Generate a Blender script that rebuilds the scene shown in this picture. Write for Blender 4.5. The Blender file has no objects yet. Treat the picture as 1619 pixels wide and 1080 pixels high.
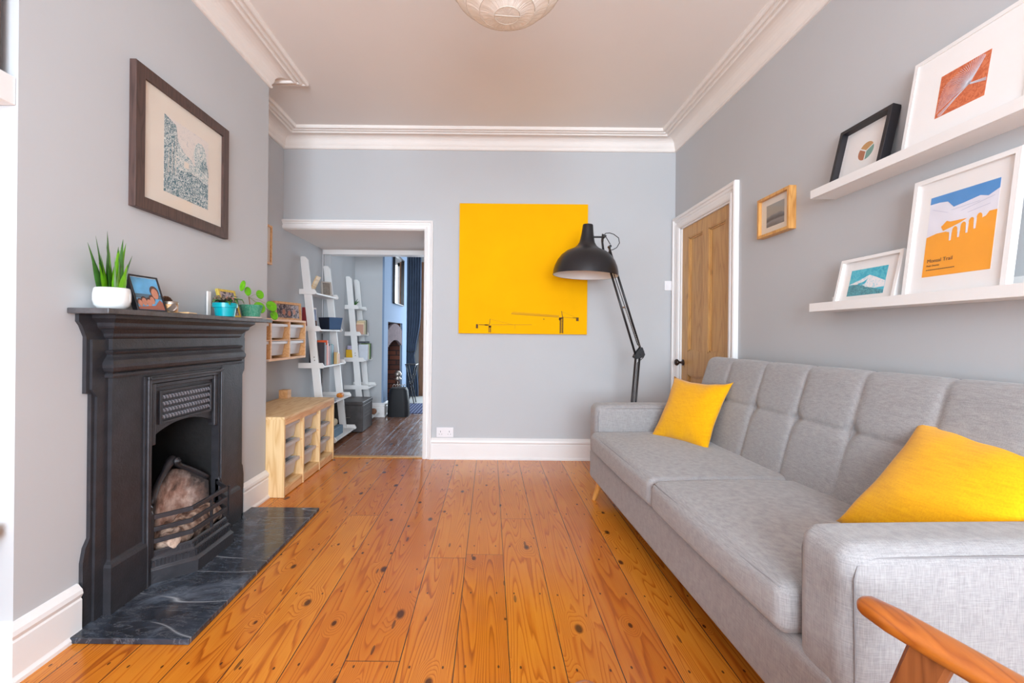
import bpy, bmesh, math, random
from mathutils import Vector, Matrix, Euler
random.seed(7)
SC = bpy.context.scene
COL = SC.collection
PI = math.pi

# ---------------------------------------------------------------- camera, world, light, exposure
CAM_F, CX, CY, ROLL = 712.0, 775.0, 530.0, 0.56
cam = bpy.data.cameras.new('camera')
cam_o = bpy.data.objects.new('camera', cam); COL.objects.link(cam_o)
cam.sensor_fit = 'HORIZONTAL'; cam.sensor_width = 36
cam.lens = CAM_F / 1619 * 36
cam.shift_x = (809.5 - CX) / 1619
cam.shift_y = -(540 - CY) / 1619
cam.clip_start = 0.02
cam_o.location = (0, 0, 1.08)
cam_o.rotation_euler = (math.radians(90), math.radians(-ROLL), 0)
SC.camera = cam_o

world = bpy.data.worlds.new('daylight'); SC.world = world; world.use_nodes = True
bg = world.node_tree.nodes['Background']
bg.inputs[0].default_value = (0.80, 0.90, 1.0, 1); bg.inputs[1].default_value = 2.2

def area(name, loc, rot, sx, sy, power, color):
    l = bpy.data.lights.new(name, 'AREA'); l.shape = 'RECTANGLE'; l.size = sx; l.size_y = sy
    l.energy = power; l.color = color
    o = bpy.data.objects.new(name, l); COL.objects.link(o); o.location = loc; o.rotation_euler = rot
    return o
# daylight coming in through the bay window behind the camera (facing +Y)
area('bay_window_daylight', (0.1, -3.12, 1.55), (math.radians(90), 0, 0), 2.5, 1.9, 232, (0.75, 0.88, 1.0))
# daylight of the far room's garden window (facing -Y)
area('far_window_daylight', (-0.45, 7.95, 1.25), (math.radians(-90), 0, 0), 1.3, 2.1, 30, (0.76, 0.88, 1.0))
# added bluish fill from the far room's right side, no window there (facing -X)
area('far_side_fill', (1.5, 6.6, 1.4), (0, math.radians(90), 0), 1.5, 1.3, 8, (0.76, 0.88, 1.0))

vs = SC.view_settings
vs.view_transform = 'Standard'; vs.look = 'None'; vs.gamma = 1; vs.use_curve_mapping = False
vs.exposure = 0.48
SC.cycles.max_bounces = 10; SC.cycles.diffuse_bounces = 6; SC.cycles.glossy_bounces = 4
SC.cycles.sample_clamp_indirect = 6

# ---------------------------------------------------------------- materials
class NT:
    def __init__(s, name):
        s.mat = bpy.data.materials.new(name); s.mat.use_nodes = True
        s.t = s.mat.node_tree; s.n = s.t.nodes; s.b = s.n['Principled BSDF']; s.out = s.n['Material Output']
    def new(s, typ, **kw):
        n = s.n.new(typ)
        for k, v in kw.items(): setattr(n, k, v)
        return n
    def put(s, sock, v):
        if hasattr(v, 'default_value') and hasattr(v, 'is_linked'): s.t.links.new(v, sock)
        elif isinstance(v, (tuple, list)) and len(v) == 3 and sock.type == 'RGBA': sock.default_value = (*v, 1)
        else: sock.default_value = v
    def m(s, op, a, b=0.0, c=0.0):
        n = s.new('ShaderNodeMath', operation=op)
        s.put(n.inputs[0], a); s.put(n.inputs[1], b); s.put(n.inputs[2], c)
        return n.outputs[0]
    def co(s):
        return s.new('ShaderNodeTexCoord').outputs['Object']
    def sep(s, v):
        n = s.new('ShaderNodeSeparateXYZ'); s.put(n.inputs[0], v); return n.outputs
    def comb(s, x, y, z=0.0):
        n = s.new('ShaderNodeCombineXYZ'); s.put(n.inputs[0], x); s.put(n.inputs[1], y); s.put(n.inputs[2], z); return n.outputs[0]
    def noise(s, v, scale=5, detail=2, rough=0.5, dist=0.0):
        n = s.new('ShaderNodeTexNoise'); s.put(n.inputs['Vector'], v)
        n.inputs['Scale'].default_value = scale; n.inputs['Detail'].default_value = detail
        n.inputs['Roughness'].default_value = rough; n.inputs['Distortion'].default_value = dist
        return n.outputs[0]
    def white(s, v, dim='3D'):
        n = s.new('ShaderNodeTexWhiteNoise', noise_dimensions=dim)
        if dim == '1D': s.put(n.inputs['W'], v)
        else: s.put(n.inputs['Vector'], v)
        return n.outputs
    def ramp(s, f, stops):
        n = s.new('ShaderNodeValToRGB'); s.put(n.inputs[0], f); cr = n.color_ramp
        while len(cr.elements) > 1: cr.elements.remove(cr.elements[-1])
        cr.elements[0].position = stops[0][0]; c = stops[0][1]
        cr.elements[0].color = (*c, 1) if isinstance(c, tuple) else (c, c, c, 1)
        for p, c in stops[1:]:
            e = cr.elements.new(p); e.color = (*c, 1) if isinstance(c, tuple) else (c, c, c, 1)
        return n.outputs[0]
    def mix(s, f, a, b, bt='MIX'):
        n = s.new('ShaderNodeMix', data_type='RGBA', blend_type=bt)
        s.put(n.inputs[0], f); s.put(n.inputs[6], a); s.put(n.inputs[7], b); return n.outputs[2]
    def map(s, v, sc=(1, 1, 1), loc=(0, 0, 0), rot=(0, 0, 0)):
        n = s.new('ShaderNodeMapping'); s.put(n.inputs[0], v); n.inputs[1].default_value = loc
        n.inputs[2].default_value = rot; n.inputs[3].default_value = sc; return n.outputs[0]
    def bump(s, h, strength=0.3, dist=0.01):
        n = s.new('ShaderNodeBump'); s.put(n.inputs['Height'], h); n.inputs['Strength'].default_value = strength
        n.inputs['Distance'].default_value = dist; s.t.links.new(n.outputs[0], s.b.inputs['Normal'])
    def set(s, **kw):
        for k, v in kw.items(): s.put(s.b.inputs[k.replace('_', ' ')], v)
        return s.mat

def srgb(r, g, b):
    f = lambda c: (c / 255 / 12.92) if c <= 10 else ((c / 255 + 0.055) / 1.055) ** 2.4
    return (f(r), f(g), f(b))

def plain(name, col, rough=0.5, metal=0.0, var=0.06, scale=12, bump=0.0, bscale=60, coat=0.0):
    s = NT(name); c = s.co()
    n = s.noise(c, scale, 3)
    lo = tuple(x * (1 - var) for x in col); hi = tuple(min(1, x * (1 + var)) for x in col)
    s.set(Base_Color=s.ramp(n, [(0.3, lo), (0.7, hi)]), Roughness=rough, Metallic=metal)
    if coat: s.b.inputs['Coat Weight'].default_value = coat; s.b.inputs['Coat Roughness'].default_value = 0.15
    if bump: s.bump(s.noise(c, bscale, 3), bump, 0.004)
    return s.mat

def wood(name, light, dark, scale=1.0, axis='Y', rough=0.4, knots=True, coat=0.0, contrast=1.0):
    """pine/oak grain running along one axis"""
    s = NT(name); c = s.co(); x, y, z = s.sep(c)
    if axis == 'Y': u, w, v = x, z, y
    elif axis == 'Z': u, w, v = x, y, z
    else: u, w, v = y, z, x
    p = s.comb(s.m('MULTIPLY', u, 9 * scale), s.m('MULTIPLY', w, 9 * scale), s.m('MULTIPLY', v, 1.1 * scale))
    n = s.noise(p, 1.0, 2, 0.5)
    rings = s.m('PINGPONG', s.m('MULTIPLY', n, 16), 1.0)
    q = s.comb(s.m('MULTIPLY', u, 160 * scale), s.m('MULTIPLY', w, 160 * scale), s.m('MULTIPLY', v, 4 * scale))
    f = s.noise(q, 1.0, 2)
    t = s.m('ADD', s.m('MULTIPLY', s.m('POWER', rings, 2.0), 0.6 * contrast), s.m('MULTIPLY', f, 0.35))
    col = s.ramp(t, [(0.05, light), (0.95, dark)])
    if knots:
        vo = s.new('ShaderNodeTexVoronoi'); s.put(vo.inputs['Vector'], s.comb(s.m('MULTIPLY', u, 5), s.m('MULTIPLY', w, 5), s.m('MULTIPLY', v, 2.6)))
        vo.inputs['Scale'].default_value = 1.0
        k = s.ramp(vo.outputs['Distance'], [(0.035, 1.0), (0.10, 0.0)])
        col = s.mix(s.m('MULTIPLY', k, 0.75), col, tuple(d * 0.35 for d in dark))
    s.set(Base_Color=col, Roughness=rough)
    if coat: s.b.inputs['Coat Weight'].default_value = coat; s.b.inputs['Coat Roughness'].default_value = 0.2
    s.bump(t, 0.08, 0.002)
    return s.mat

def floorboards(name, tones, gapcol, bw=0.181, x0=0.074, rough=0.28, painted_sheen=None, rc_n=34, gw=0.0016):
    s = NT(name); c = s.co(); x, y, z = s.sep(c)
    xb = s.m('DIVIDE', s.m('SUBTRACT', x, x0), bw)
    idx = s.m('FLOOR', xb); fr = s.m('SUBTRACT', xb, idx)
    # board end joints
    r0 = s.white(idx, '1D')
    rv, rc = r0[0], r0[1]
    r1, r2, r3 = s.sep(rc)
    yj = s.m('ADD', y, s.m('MULTIPLY', r2, 3.0))
    seg = s.m('FLOOR', s.m('DIVIDE', yj, 3.1))
    segf = s.m('SUBTRACT', s.m('DIVIDE', yj, 3.1), seg)
    rr = s.white(s.comb(idx, seg, 3.3))
    b1, b2, b3 = s.sep(rr[1])
    # knots
    kp = s.comb(s.m('ADD', s.m('MULTIPLY', x, 6.0), s.m('MULTIPLY', b1, 31)), s.m('ADD', s.m('MULTIPLY', y, 3.2), s.m('MULTIPLY', b2, 17)), 0)
    vo = s.new('ShaderNodeTexVoronoi', voronoi_dimensions='2D'); s.put(vo.inputs['Vector'], kp); vo.inputs['Scale'].default_value = 1.0
    kd = vo.outputs['Distance']; ksz, k_b, k_c = s.sep(vo.outputs['Color'])
    has = s.m('GREATER_THAN', ksz, 0.38)
    kr = s.m('ADD', 0.025, s.m('MULTIPLY', s.m('POWER', k_b, 2.0), 0.085))
    kdist = s.m('DIVIDE', kd, kr)
    knot = s.m('MULTIPLY', has, s.ramp(s.m('MULTIPLY', kdist, 0.5), [(0.32, 1.0), (0.62, 0.0)]))
    halo = s.m('MULTIPLY', has, s.ramp(s.m('MULTIPLY', kdist, 0.12), [(0.0, 1.0), (0.55, 0.0)]))
    # cathedral grain: contour lines of stretched noise, swirling round the knots
    gp = s.comb(s.m('ADD', s.m('MULTIPLY', x, 8.5), s.m('MULTIPLY', b1, 40)), s.m('ADD', s.m('MULTIPLY', y, 0.42), s.m('MULTIPLY', b3, 40)), s.m('MULTIPLY', b2, 9))
    n = s.noise(gp, 1.0, 1.2, 0.4)
    n = s.m('ADD', n, s.m('MULTIPLY', halo, 0.16))
    jig = s.noise(s.comb(s.m('MULTIPLY', x, 60), s.m('MULTIPLY', y, 7), 0), 1.0, 2)
    rings = s.m('FRACT', s.m('ADD', s.m('MULTIPLY', n, rc_n), s.m('MULTIPLY', jig, 0.35)))
    line = s.ramp(rings, [(0.0, 0.0), (0.62, 0.22), (0.90, 1.0), (1.0, 0.05)])
    fine = s.noise(s.comb(s.m('MULTIPLY', x, 230), s.m('MULTIPLY', y, 5), 0), 1.0, 2)
    blotch = s.noise(c, 2.2, 3)
    t = s.m('ADD', s.m('MULTIPLY', line, 0.60), s.m('MULTIPLY', fine, 0.38))
    t = s.m('ADD', t, s.m('MULTIPLY', s.m('SUBTRACT', blotch, 0.5), 0.5))
    t = s.m('ADD', t, s.m('MULTIPLY', s.m('SUBTRACT', b2, 0.55), 0.42))
    col = s.ramp(t, [(0.0, tones[0]), (0.45, tones[1]), (1.0, tones[2])])
    redder = s.mix(s.m('MULTIPLY', b3, 0.45), col, tuple(q * f for q, f in zip(tones[1], (0.92, 0.78, 0.75))))
    col = redder
    col = s.mix(s.m('MULTIPLY', knot, 0.88), col, tuple(q * 0.16 for q in tones[2]))
    # nail marks in rows over the joists
    yn = s.m('DIVIDE', y, 0.42); yn = s.m('ABSOLUTE', s.m('SUBTRACT', s.m('FRACT', s.m('ADD', yn, s.m('MULTIPLY', b1, 0.05))), 0.5))
    fx = s.m('ABSOLUTE', s.m('SUBTRACT', s.m('ABSOLUTE', s.m('SUBTRACT', fr, 0.5)), 0.30))
    nd = s.m('SQRT', s.m('ADD', s.m('POWER', s.m('MULTIPLY', yn, 0.42), 2.0), s.m('POWER', s.m('MULTIPLY', fx, bw * 1.9), 2.0)))
    nail = s.m('LESS_THAN', nd, 0.0068)
    col = s.mix(s.m('MULTIPLY', nail, 0.85), col, (0.03, 0.015, 0.008))
    # short dark checks
    dp = s.comb(s.m('MULTIPLY', x, 26), s.m('MULTIPLY', y, 5.5), 1.7)
    vd = s.new('ShaderNodeTexVoronoi'); s.put(vd.inputs['Vector'], dp); vd.inputs['Scale'].default_value = 1.0
    dr, dg, db = s.sep(vd.outputs['Color'])
    chk = s.m('MULTIPLY', s.m('GREATER_THAN', dr, 0.84), s.m('LESS_THAN', vd.outputs['Distance'], 0.15))
    col = s.mix(s.m('MULTIPLY', chk, 0.7), col, (0.05, 0.02, 0.01))
    if painted_sheen:  # bluish window sheen painted into the boards as streaks
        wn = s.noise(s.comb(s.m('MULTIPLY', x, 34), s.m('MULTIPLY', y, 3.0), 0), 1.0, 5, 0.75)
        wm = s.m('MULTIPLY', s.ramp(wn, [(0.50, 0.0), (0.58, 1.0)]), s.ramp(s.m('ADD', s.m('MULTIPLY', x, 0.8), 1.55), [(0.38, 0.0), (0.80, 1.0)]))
        col = s.mix(s.m('MULTIPLY', wm, 0.6), col, painted_sheen)
    gap = s.m('GREATER_THAN', s.m('ABSOLUTE', s.m('SUBTRACT', fr, 0.5)), 0.5 - gw / bw)
    endj = s.m('LESS_THAN', segf, 0.0009)
    g = s.m('MAXIMUM', gap, endj)
    gl = s.noise(s.comb(idx, s.m('MULTIPLY', y, 2.0), 0), 1.0, 2)
    g = s.m('MULTIPLY', g, s.ramp(gl, [(0.25, 0.45), (0.5, 1.0)]))
    col = s.mix(g, col, gapcol)
    s.set(Base_Color=col, Roughness=s.m('ADD', rough, s.m('MULTIPLY', s.m('SUBTRACT', s.noise(c, 9, 4), 0.5), 0.22)))
    s.b.inputs['Specular IOR Level'].default_value = 0.5
    h = s.m('SUBTRACT', s.m('MULTIPLY', s.noise(c, 7, 2), 0.5), s.m('ADD', g, s.m('MULTIPLY', line, 0.03)))
    s.bump(h, 0.35, 0.003)
    return s.mat

def fabric(name, col, col2, sc=520, bump=0.35, slub=0.10):
    s = NT(name); c = s.co(); x, y, z = s.sep(c)
    th1 = s.noise(s.comb(s.m('MULTIPLY', x, sc), s.m('MULTIPLY', y, sc), s.m('MULTIPLY', z, sc * 0.06)), 1, 2)
    th2 = s.noise(s.comb(s.m('MULTIPLY', x, sc * 0.06), s.m('MULTIPLY', y, sc * 0.06), s.m('MULTIPLY', z, sc)), 1, 2)
    th3 = s.noise(s.comb(s.m('MULTIPLY', x, sc * 0.5), s.m('MULTIPLY', y, sc * 0.05), s.m('MULTIPLY', z, sc * 0.05)), 1, 2)
    big = s.noise(c, 3.0, 2)
    t = s.m('ADD', s.m('ADD', s.m('MULTIPLY', th1, 0.4), s.m('MULTIPLY', th2, 0.4)), s.m('MULTIPLY', th3, 0.2))
    s.set(Base_Color=s.mix(s.m('MULTIPLY', big, slub), s.ramp(t, [(0.36, col2), (0.62, col)]), col2), Roughness=0.92)
    s.b.inputs['Sheen Weight'].default_value = 0.25; s.b.inputs['Specular IOR Level'].default_value = 0.2
    s.bump(t, bump, 0.0015)
    return s.mat

M = {}
M['wall'] = plain('grey_wall_paint', srgb(192, 194, 196), 0.8, var=0.02, scale=1.5, bump=0.12, bscale=14)
M['daylit_wall'] = plain('grey_wall_painted_daylight', srgb(132, 156, 186), 0.8, var=0.02, scale=2)  # grey wall with the blue window daylight painted into its colour
M['ceiling'] = plain('ceiling_paint', srgb(238, 234, 230), 0.85, var=0.02, scale=1.3, bump=0.08, bscale=9)
M['white'] = plain('white_gloss_paint', srgb(240, 238, 236), 0.38, var=0.015, scale=4)
M['plaster'] = plain('white_plaster', srgb(240, 234, 228), 0.6, var=0.02, scale=5)
M['shelf_white'] = plain('white_lacquer', srgb(238, 237, 235), 0.45, var=0.01, scale=5)
M['floor'] = floorboards('orange_pine_floor', [srgb(224, 144, 46), srgb(200, 112, 30), srgb(128, 54, 14)], (0.035, 0.02, 0.012), rough=0.22)
M['darkfloor'] = floorboards('dark_brown_floor', [srgb(152, 104, 74), srgb(124, 80, 54), srgb(86, 54, 38)], srgb(158, 158, 166), x0=0.02, rough=0.30, painted_sheen=srgb(176, 188, 208), gw=0.004)
M['pine'] = wood('light_pine', srgb(240, 208, 158), srgb(212, 164, 104), 1.2, 'Y', 0.5)
M['pine_v'] = wood('light_pine_upright', srgb(240, 206, 154), srgb(214, 166, 106), 1.2, 'Z', 0.5)
M['pine_warm'] = wood('warm_pine', srgb(234, 186, 132), srgb(210, 148, 90), 1.2, 'Y', 0.5)
M['doorpine'] = wood('aged_pine', srgb(206, 160, 98), srgb(172, 120, 62), 1.0, 'Z', 0.4, knots=True, contrast=0.8)
M['oakframe'] = wood('honey_oak', srgb(226, 172, 100), srgb(190, 128, 60), 2.0, 'Z', 0.4, knots=False)
M['teak'] = wood('teak', srgb(190, 106, 36), srgb(146, 70, 22), 1.6, 'Y', 0.28, knots=False, coat=0.4)
M['teak_dark'] = wood('dark_teak', srgb(150, 84, 44), srgb(104, 52, 24), 1.6, 'Z', 0.35, knots=False, coat=0.2)
M['beech'] = wood('beech', srgb(226, 164, 88), srgb(200, 132, 62), 2.0, 'Z', 0.35, knots=False)
M['brownwood'] = wood('brown_wood', srgb(140, 96, 66), srgb(100, 66, 44), 1.4, 'Z', 0.5, knots=False)
M['darkframe'] = wood('dark_walnut_frame', srgb(88, 66, 60), srgb(58, 42, 38), 2.0, 'Z', 0.45, knots=False)
M['iron'] = plain('black_cast_iron', srgb(56, 55, 59), 0.36, metal=0.3, var=0.18, scale=18, bump=0.25, bscale=120)
M['iron_dark'] = plain('sooty_iron', srgb(40, 38, 38), 0.7, var=0.3, scale=12, bump=0.3, bscale=60)
M['blackmetal'] = plain('satin_black_metal', srgb(44, 42, 44), 0.35, metal=0.3, var=0.04)
M['black'] = plain('black_paint', srgb(34, 32, 36), 0.4, var=0.05)
M['steel'] = plain('brushed_steel', srgb(170, 160, 150), 0.35, metal=0.9, var=0.05)
M['brass'] = plain('dull_brass', srgb(170, 150, 120), 0.4, metal=0.8, var=0.08)
M['bronze'] = plain('dark_bronze', srgb(66, 54, 48), 0.35, metal=0.7, var=0.1)
M['sofa'] = fabric('grey_woven_upholstery', srgb(170, 167, 166), srgb(138, 135, 136), sc=620, bump=0.25, slub=0.06)
M['seam'] = plain('grey_seam_thread', srgb(140, 137, 138), 0.9)
M['yellow'] = fabric('yellow_wool', srgb(242, 178, 2), srgb(226, 156, 0), sc=300, bump=0.6, slub=0.2)
M['canvas'] = plain('yellow_canvas_paint', srgb(248, 180, 0), 0.9, var=0.035, scale=3, bump=0.06, bscale=300); M['canvas'].node_tree.nodes['Principled BSDF'].inputs['Specular IOR Level'].default_value = 0.15
M['crane'] = plain('brown_ink', srgb(96, 62, 10), 0.7, var=0.1)
M['crane_light'] = plain('ochre_ink', srgb(176, 128, 10), 0.7, var=0.1)
M['plastic'] = plain('frosted_white_plastic', srgb(206, 202, 202), 0.4, var=0.02)
M['socket'] = plain('white_plastic', srgb(238, 236, 238), 0.3, var=0.01)
M['paper'] = plain('white_mount_card', srgb(242, 240, 238), 0.8, var=0.01)
M['cream'] = plain('cream_mount_card', srgb(232, 222, 208), 0.8, var=0.02)
M['greenleaf'] = plain('green_leaf', srgb(104, 168, 28), 0.4, var=0.2, scale=30)
M['darkleaf'] = plain('dark_green_leaf', srgb(62, 110, 44), 0.4, var=0.3, scale=40)
M['pilea'] = plain('round_green_leaf', srgb(96, 168, 10), 0.32, var=0.12, scale=50)
M['soil'] = plain('potting_soil', srgb(60, 44, 34), 0.95, var=0.3, scale=60)
M['pot_white'] = plain('white_ceramic', srgb(236, 238, 236), 0.2, var=0.01)
M['pot_teal'] = plain('turquoise_ceramic', srgb(0, 164, 176), 0.25, var=0.02)
M['blue'] = plain('sky_blue_print', srgb(84, 150, 214), 0.6, var=0.05)
M['orange'] = plain('orange_print', srgb(252, 168, 40), 0.6, var=0.03)
M['bluegrey'] = plain('dusk_blue_box', srgb(70, 98, 134), 0.5, var=0.04)
M['navy'] = plain('navy_box', srgb(26, 34, 52), 0.5, var=0.04)
M['curtain'] = plain('navy_curtain', srgb(78, 92, 114), 0.9, var=0.15, scale=4)
M['trunk'] = plain('dark_painted_metal', srgb(74, 70, 70), 0.45, metal=0.3, var=0.25, scale=14)
M['mirror'] = plain('mirror_glass', (0.9, 0.9, 0.9), 0.02, metal=1.0, var=0.0)
M['gold'] = plain('gold_leaf', srgb(222, 196, 92), 0.35, metal=0.4, var=0.2, scale=90)
M['skin'] = plain('skin_tone_print', srgb(198, 134, 108), 0.6, var=0.1, scale=80)
M['hair'] = plain('dark_hair_print', srgb(84, 60, 52), 0.6, var=0.2, scale=80)
M['wax'] = plain('amber_wax_label', srgb(206, 160, 110), 0.5, var=0.05)
M['pale_floor'] = plain('pale_floor', srgb(176, 176, 172), 0.6, var=0.05, scale=5)
M['cable'] = plain('black_cable', srgb(30, 28, 30), 0.5)

def lantern_mat():
    s = NT('rice_paper'); c = s.co(); x, y, z = s.sep(c)
    ang = s.m('ARCTAN2', y, x)
    f = s.noise(s.comb(s.m('MULTIPLY', ang, 14), s.m('MULTIPLY', z, 3), 0), 1, 3, 0.6)
    s.set(Base_Color=s.ramp(f, [(0.3, srgb(226, 218, 210)), (0.7, srgb(250, 246, 240))]), Roughness=0.8)
    s.b.inputs['Subsurface Weight'].default_value = 0.0
    s.bump(f, 0.6, 0.01)
    tr = s.new('ShaderNodeBsdfTranslucent'); tr.inputs[0].default_value = (0.95, 0.88, 0.78, 1)
    mx = s.new('ShaderNodeMixShader'); mx.inputs[0].default_value = 0.35
    s.t.links.new(s.b.outputs[0], mx.inputs[1]); s.t.links.new(tr.outputs[0], mx.inputs[2]); s.t.links.new(mx.outputs[0], s.out.inputs[0])
    return s.mat
M['ricepaper'] = lantern_mat()

def glass_mat():
    s = NT('picture_glass')
    gl = s.new('ShaderNodeBsdfGlossy'); gl.inputs['Roughness'].default_value = 0.02
    tr = s.new('ShaderNodeBsdfTransparent'); lw = s.new('ShaderNodeLayerWeight'); lw.inputs[0].default_value = 0.5
    fac = s.m('ADD', 0.02, s.m('MULTIPLY', s.m('POWER', lw.outputs['Facing'], 5.0), 0.45))
    mx = s.new('ShaderNodeMixShader'); s.t.links.new(fac, mx.inputs[0])
    s.t.links.new(tr.outputs[0], mx.inputs[1]); s.t.links.new(gl.outputs[0], mx.inputs[2]); s.t.links.new(mx.outputs[0], s.out.inputs[0])
    return s.mat
M['glass'] = glass_mat()

def marble():
    s = NT('black_slate_marble'); c = s.co()
    n = s.noise(c, 3.0, 6, 0.65, 1.2)
    n2 = s.noise(s.map(c, (1.5, 5, 1), (4, 2, 0), (0, 0, 0.7)), 3.5, 5, 0.7, 1.0)
    base = s.ramp(n, [(0.32, srgb(30, 32, 38)), (0.52, srgb(56, 62, 72)), (0.72, srgb(112, 122, 136))])
    d = s.noise(s.map(c, (0.5, 1.9, 1), (1, 7, 0), (0, 0, 0.5)), 1.7, 2, 0.4, 0.1)
    v = s.m('MULTIPLY', s.ramp(s.noise(c, 2.3, 1), [(0.46, 0.0), (0.52, 1.0)]), s.ramp(s.m('ABSOLUTE', s.m('SUBTRACT', d, 0.5)), [(0.0, 0.9), (0.005, 0.0)]))
    v2 = s.ramp(s.m('ABSOLUTE', s.m('SUBTRACT', n2, 0.52)), [(0.0, 0.13), (0.02, 0.0)])
    col = s.mix(s.m('ADD', s.m('MULTIPLY', v, 0.8), v2), base, srgb(190, 194, 198))
    s.set(Base_Color=col, Roughness=0.14)
    return s.mat
M['marble'] = marble()

def etched(name, a, b, sc=90, th=0.5):
    s = NT(name); c = s.co()
    n = s.noise(c, sc, 4, 0.75, 1.5)
    s.set(Base_Color=s.ramp(n, [(th - 0.06, a), (th + 0.06, b)]), Roughness=0.75)
    return s.mat
M['etch_dark'] = etched('teal_etching', srgb(40, 98, 114), srgb(222, 228, 224), 95, 0.51)
M['etch_mid'] = etched('soft_teal_etching', srgb(84, 140, 150), srgb(230, 230, 224), 100, 0.47)
M['etch_light'] = etched('faint_grey_etching', srgb(196, 196, 196), srgb(230, 222, 214), 60, 0.40)
M['sea_dark'] = etched('deep_teal_sea', srgb(44, 122, 140), srgb(96, 178, 192), 160, 0.5)
M['sea_light'] = etched('turquoise_sky', srgb(60, 178, 204), srgb(96, 200, 216), 40, 0.5)
M['foam'] = etched('sea_foam', srgb(190, 226, 236), srgb(244, 240, 242), 60, 0.45)
M['rust'] = etched('rust_orange_print', srgb(196, 98, 60), srgb(218, 126, 84), 50, 0.5)
def fireclay(name, dark, mid, light, sc, soot=None):
    s = NT(name); c = s.co()
    s.set(Base_Color=s.ramp(s.noise(c, sc, 5, 0.6, 0.2), [(0.33, dark), (0.46, mid), (0.60, light)]), Roughness=0.9)
    s.bump(s.noise(c, 40, 4), 0.5, 0.006)
    if soot:      # soot stain burnt on round the rim of the plate
        x, y, z = s.sep(c)
        d = s.m('SQRT', s.m('ADD', s.m('POWER', s.m('DIVIDE', s.m('SUBTRACT', y, soot[0]), .17), 2.0), s.m('POWER', s.m('DIVIDE', s.m('SUBTRACT', z, soot[1]), .20), 2.0)))
        k = s.ramp(s.m('ADD', d, s.m('MULTIPLY', s.noise(c, 14, 4, .6), 0.7)), [(0.90, 0.0), (1.0, 0.25)])
        k = s.m('MINIMUM', 1.0, s.m('MULTIPLY', s.m('MAXIMUM', 0.0, s.m('SUBTRACT', s.m('ADD', d, s.m('MULTIPLY', s.noise(c, 14, 4, .6), 0.7)), 0.95)), 2.2))
        old = s.b.inputs['Base Color'].links[0].from_socket
        s.put(s.b.inputs['Base Color'], s.mix(k, old, srgb(52, 44, 42)))
    return s.mat
M['firebrick'] = fireclay('scorched_fireclay', srgb(84, 66, 58), srgb(178, 140, 124), srgb(228, 204, 192), 9, soot=(-.005, .20))
M['ash'] = fireclay('ash_and_rubble', srgb(70, 54, 48), srgb(134, 104, 88), srgb(196, 168, 148), 26)
M['chevron'] = etched('green_patterned_glaze', srgb(26, 136, 104), srgb(190, 226, 206), 260, 0.58)
M['photo_a'] = etched('busy_snapshot', srgb(60, 52, 66), srgb(190, 172, 170), 26, 0.5)
M['succulent'] = etched('mottled_succulent', srgb(92, 110, 82), srgb(128, 86, 82), 60, 0.5)
M['seascape'] = None

def seascape():
    s = NT('misty_grey_seascape'); c = s.co(); x, y, z = s.sep(c)
    n = s.noise(s.map(c, (8, 8, 20)), 1, 4, 0.6)
    t = s.m('ADD', s.m('MULTIPLY', z, 7.0), s.m('MULTIPLY', n, 0.35))
    s.set(Base_Color=s.ramp(t, [(0.45, srgb(84, 84, 92)), (0.72, srgb(138, 142, 150)), (0.80, srgb(82, 86, 98)), (0.95, srgb(124, 130, 138)), (1.0, srgb(160, 158, 152))]), Roughness=0.6)
    return s.mat
M['seascape'] = seascape()

def brick():
    s = NT('old_brick'); c = s.co(); x, y, z = s.sep(c)
    b = s.new('ShaderNodeTexBrick'); s.put(b.inputs['Vector'], s.comb(s.m('ADD', x, y), z, 0)); b.inputs['Scale'].default_value = 1
    b.inputs['Brick Width'].default_value = 0.22; b.inputs['Row Height'].default_value = 0.075; b.inputs['Mortar Size'].default_value = 0.008
    b.inputs['Color1'].default_value = (*srgb(128, 76, 58), 1); b.inputs['Color2'].default_value = (*srgb(84, 56, 50), 1); b.inputs['Mortar'].default_value = (*srgb(60, 50, 48), 1)
    s.set(Base_Color=b.outputs[0], Roughness=0.9)
    return s.mat
M['brick'] = brick()

def stripes():
    s = NT('blue_striped_rug'); c = s.co(); x, y, z = s.sep(c)
    w = s.m('FRACT', s.m('MULTIPLY', x, 22.0))
    s.set(Base_Color=s.ramp(w, [(0.0, srgb(44, 54, 92)), (0.7, srgb(52, 62, 104)), (0.78, srgb(128, 140, 176))]), Roughness=0.95)
    return s.mat
M['rug'] = stripes()

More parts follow.
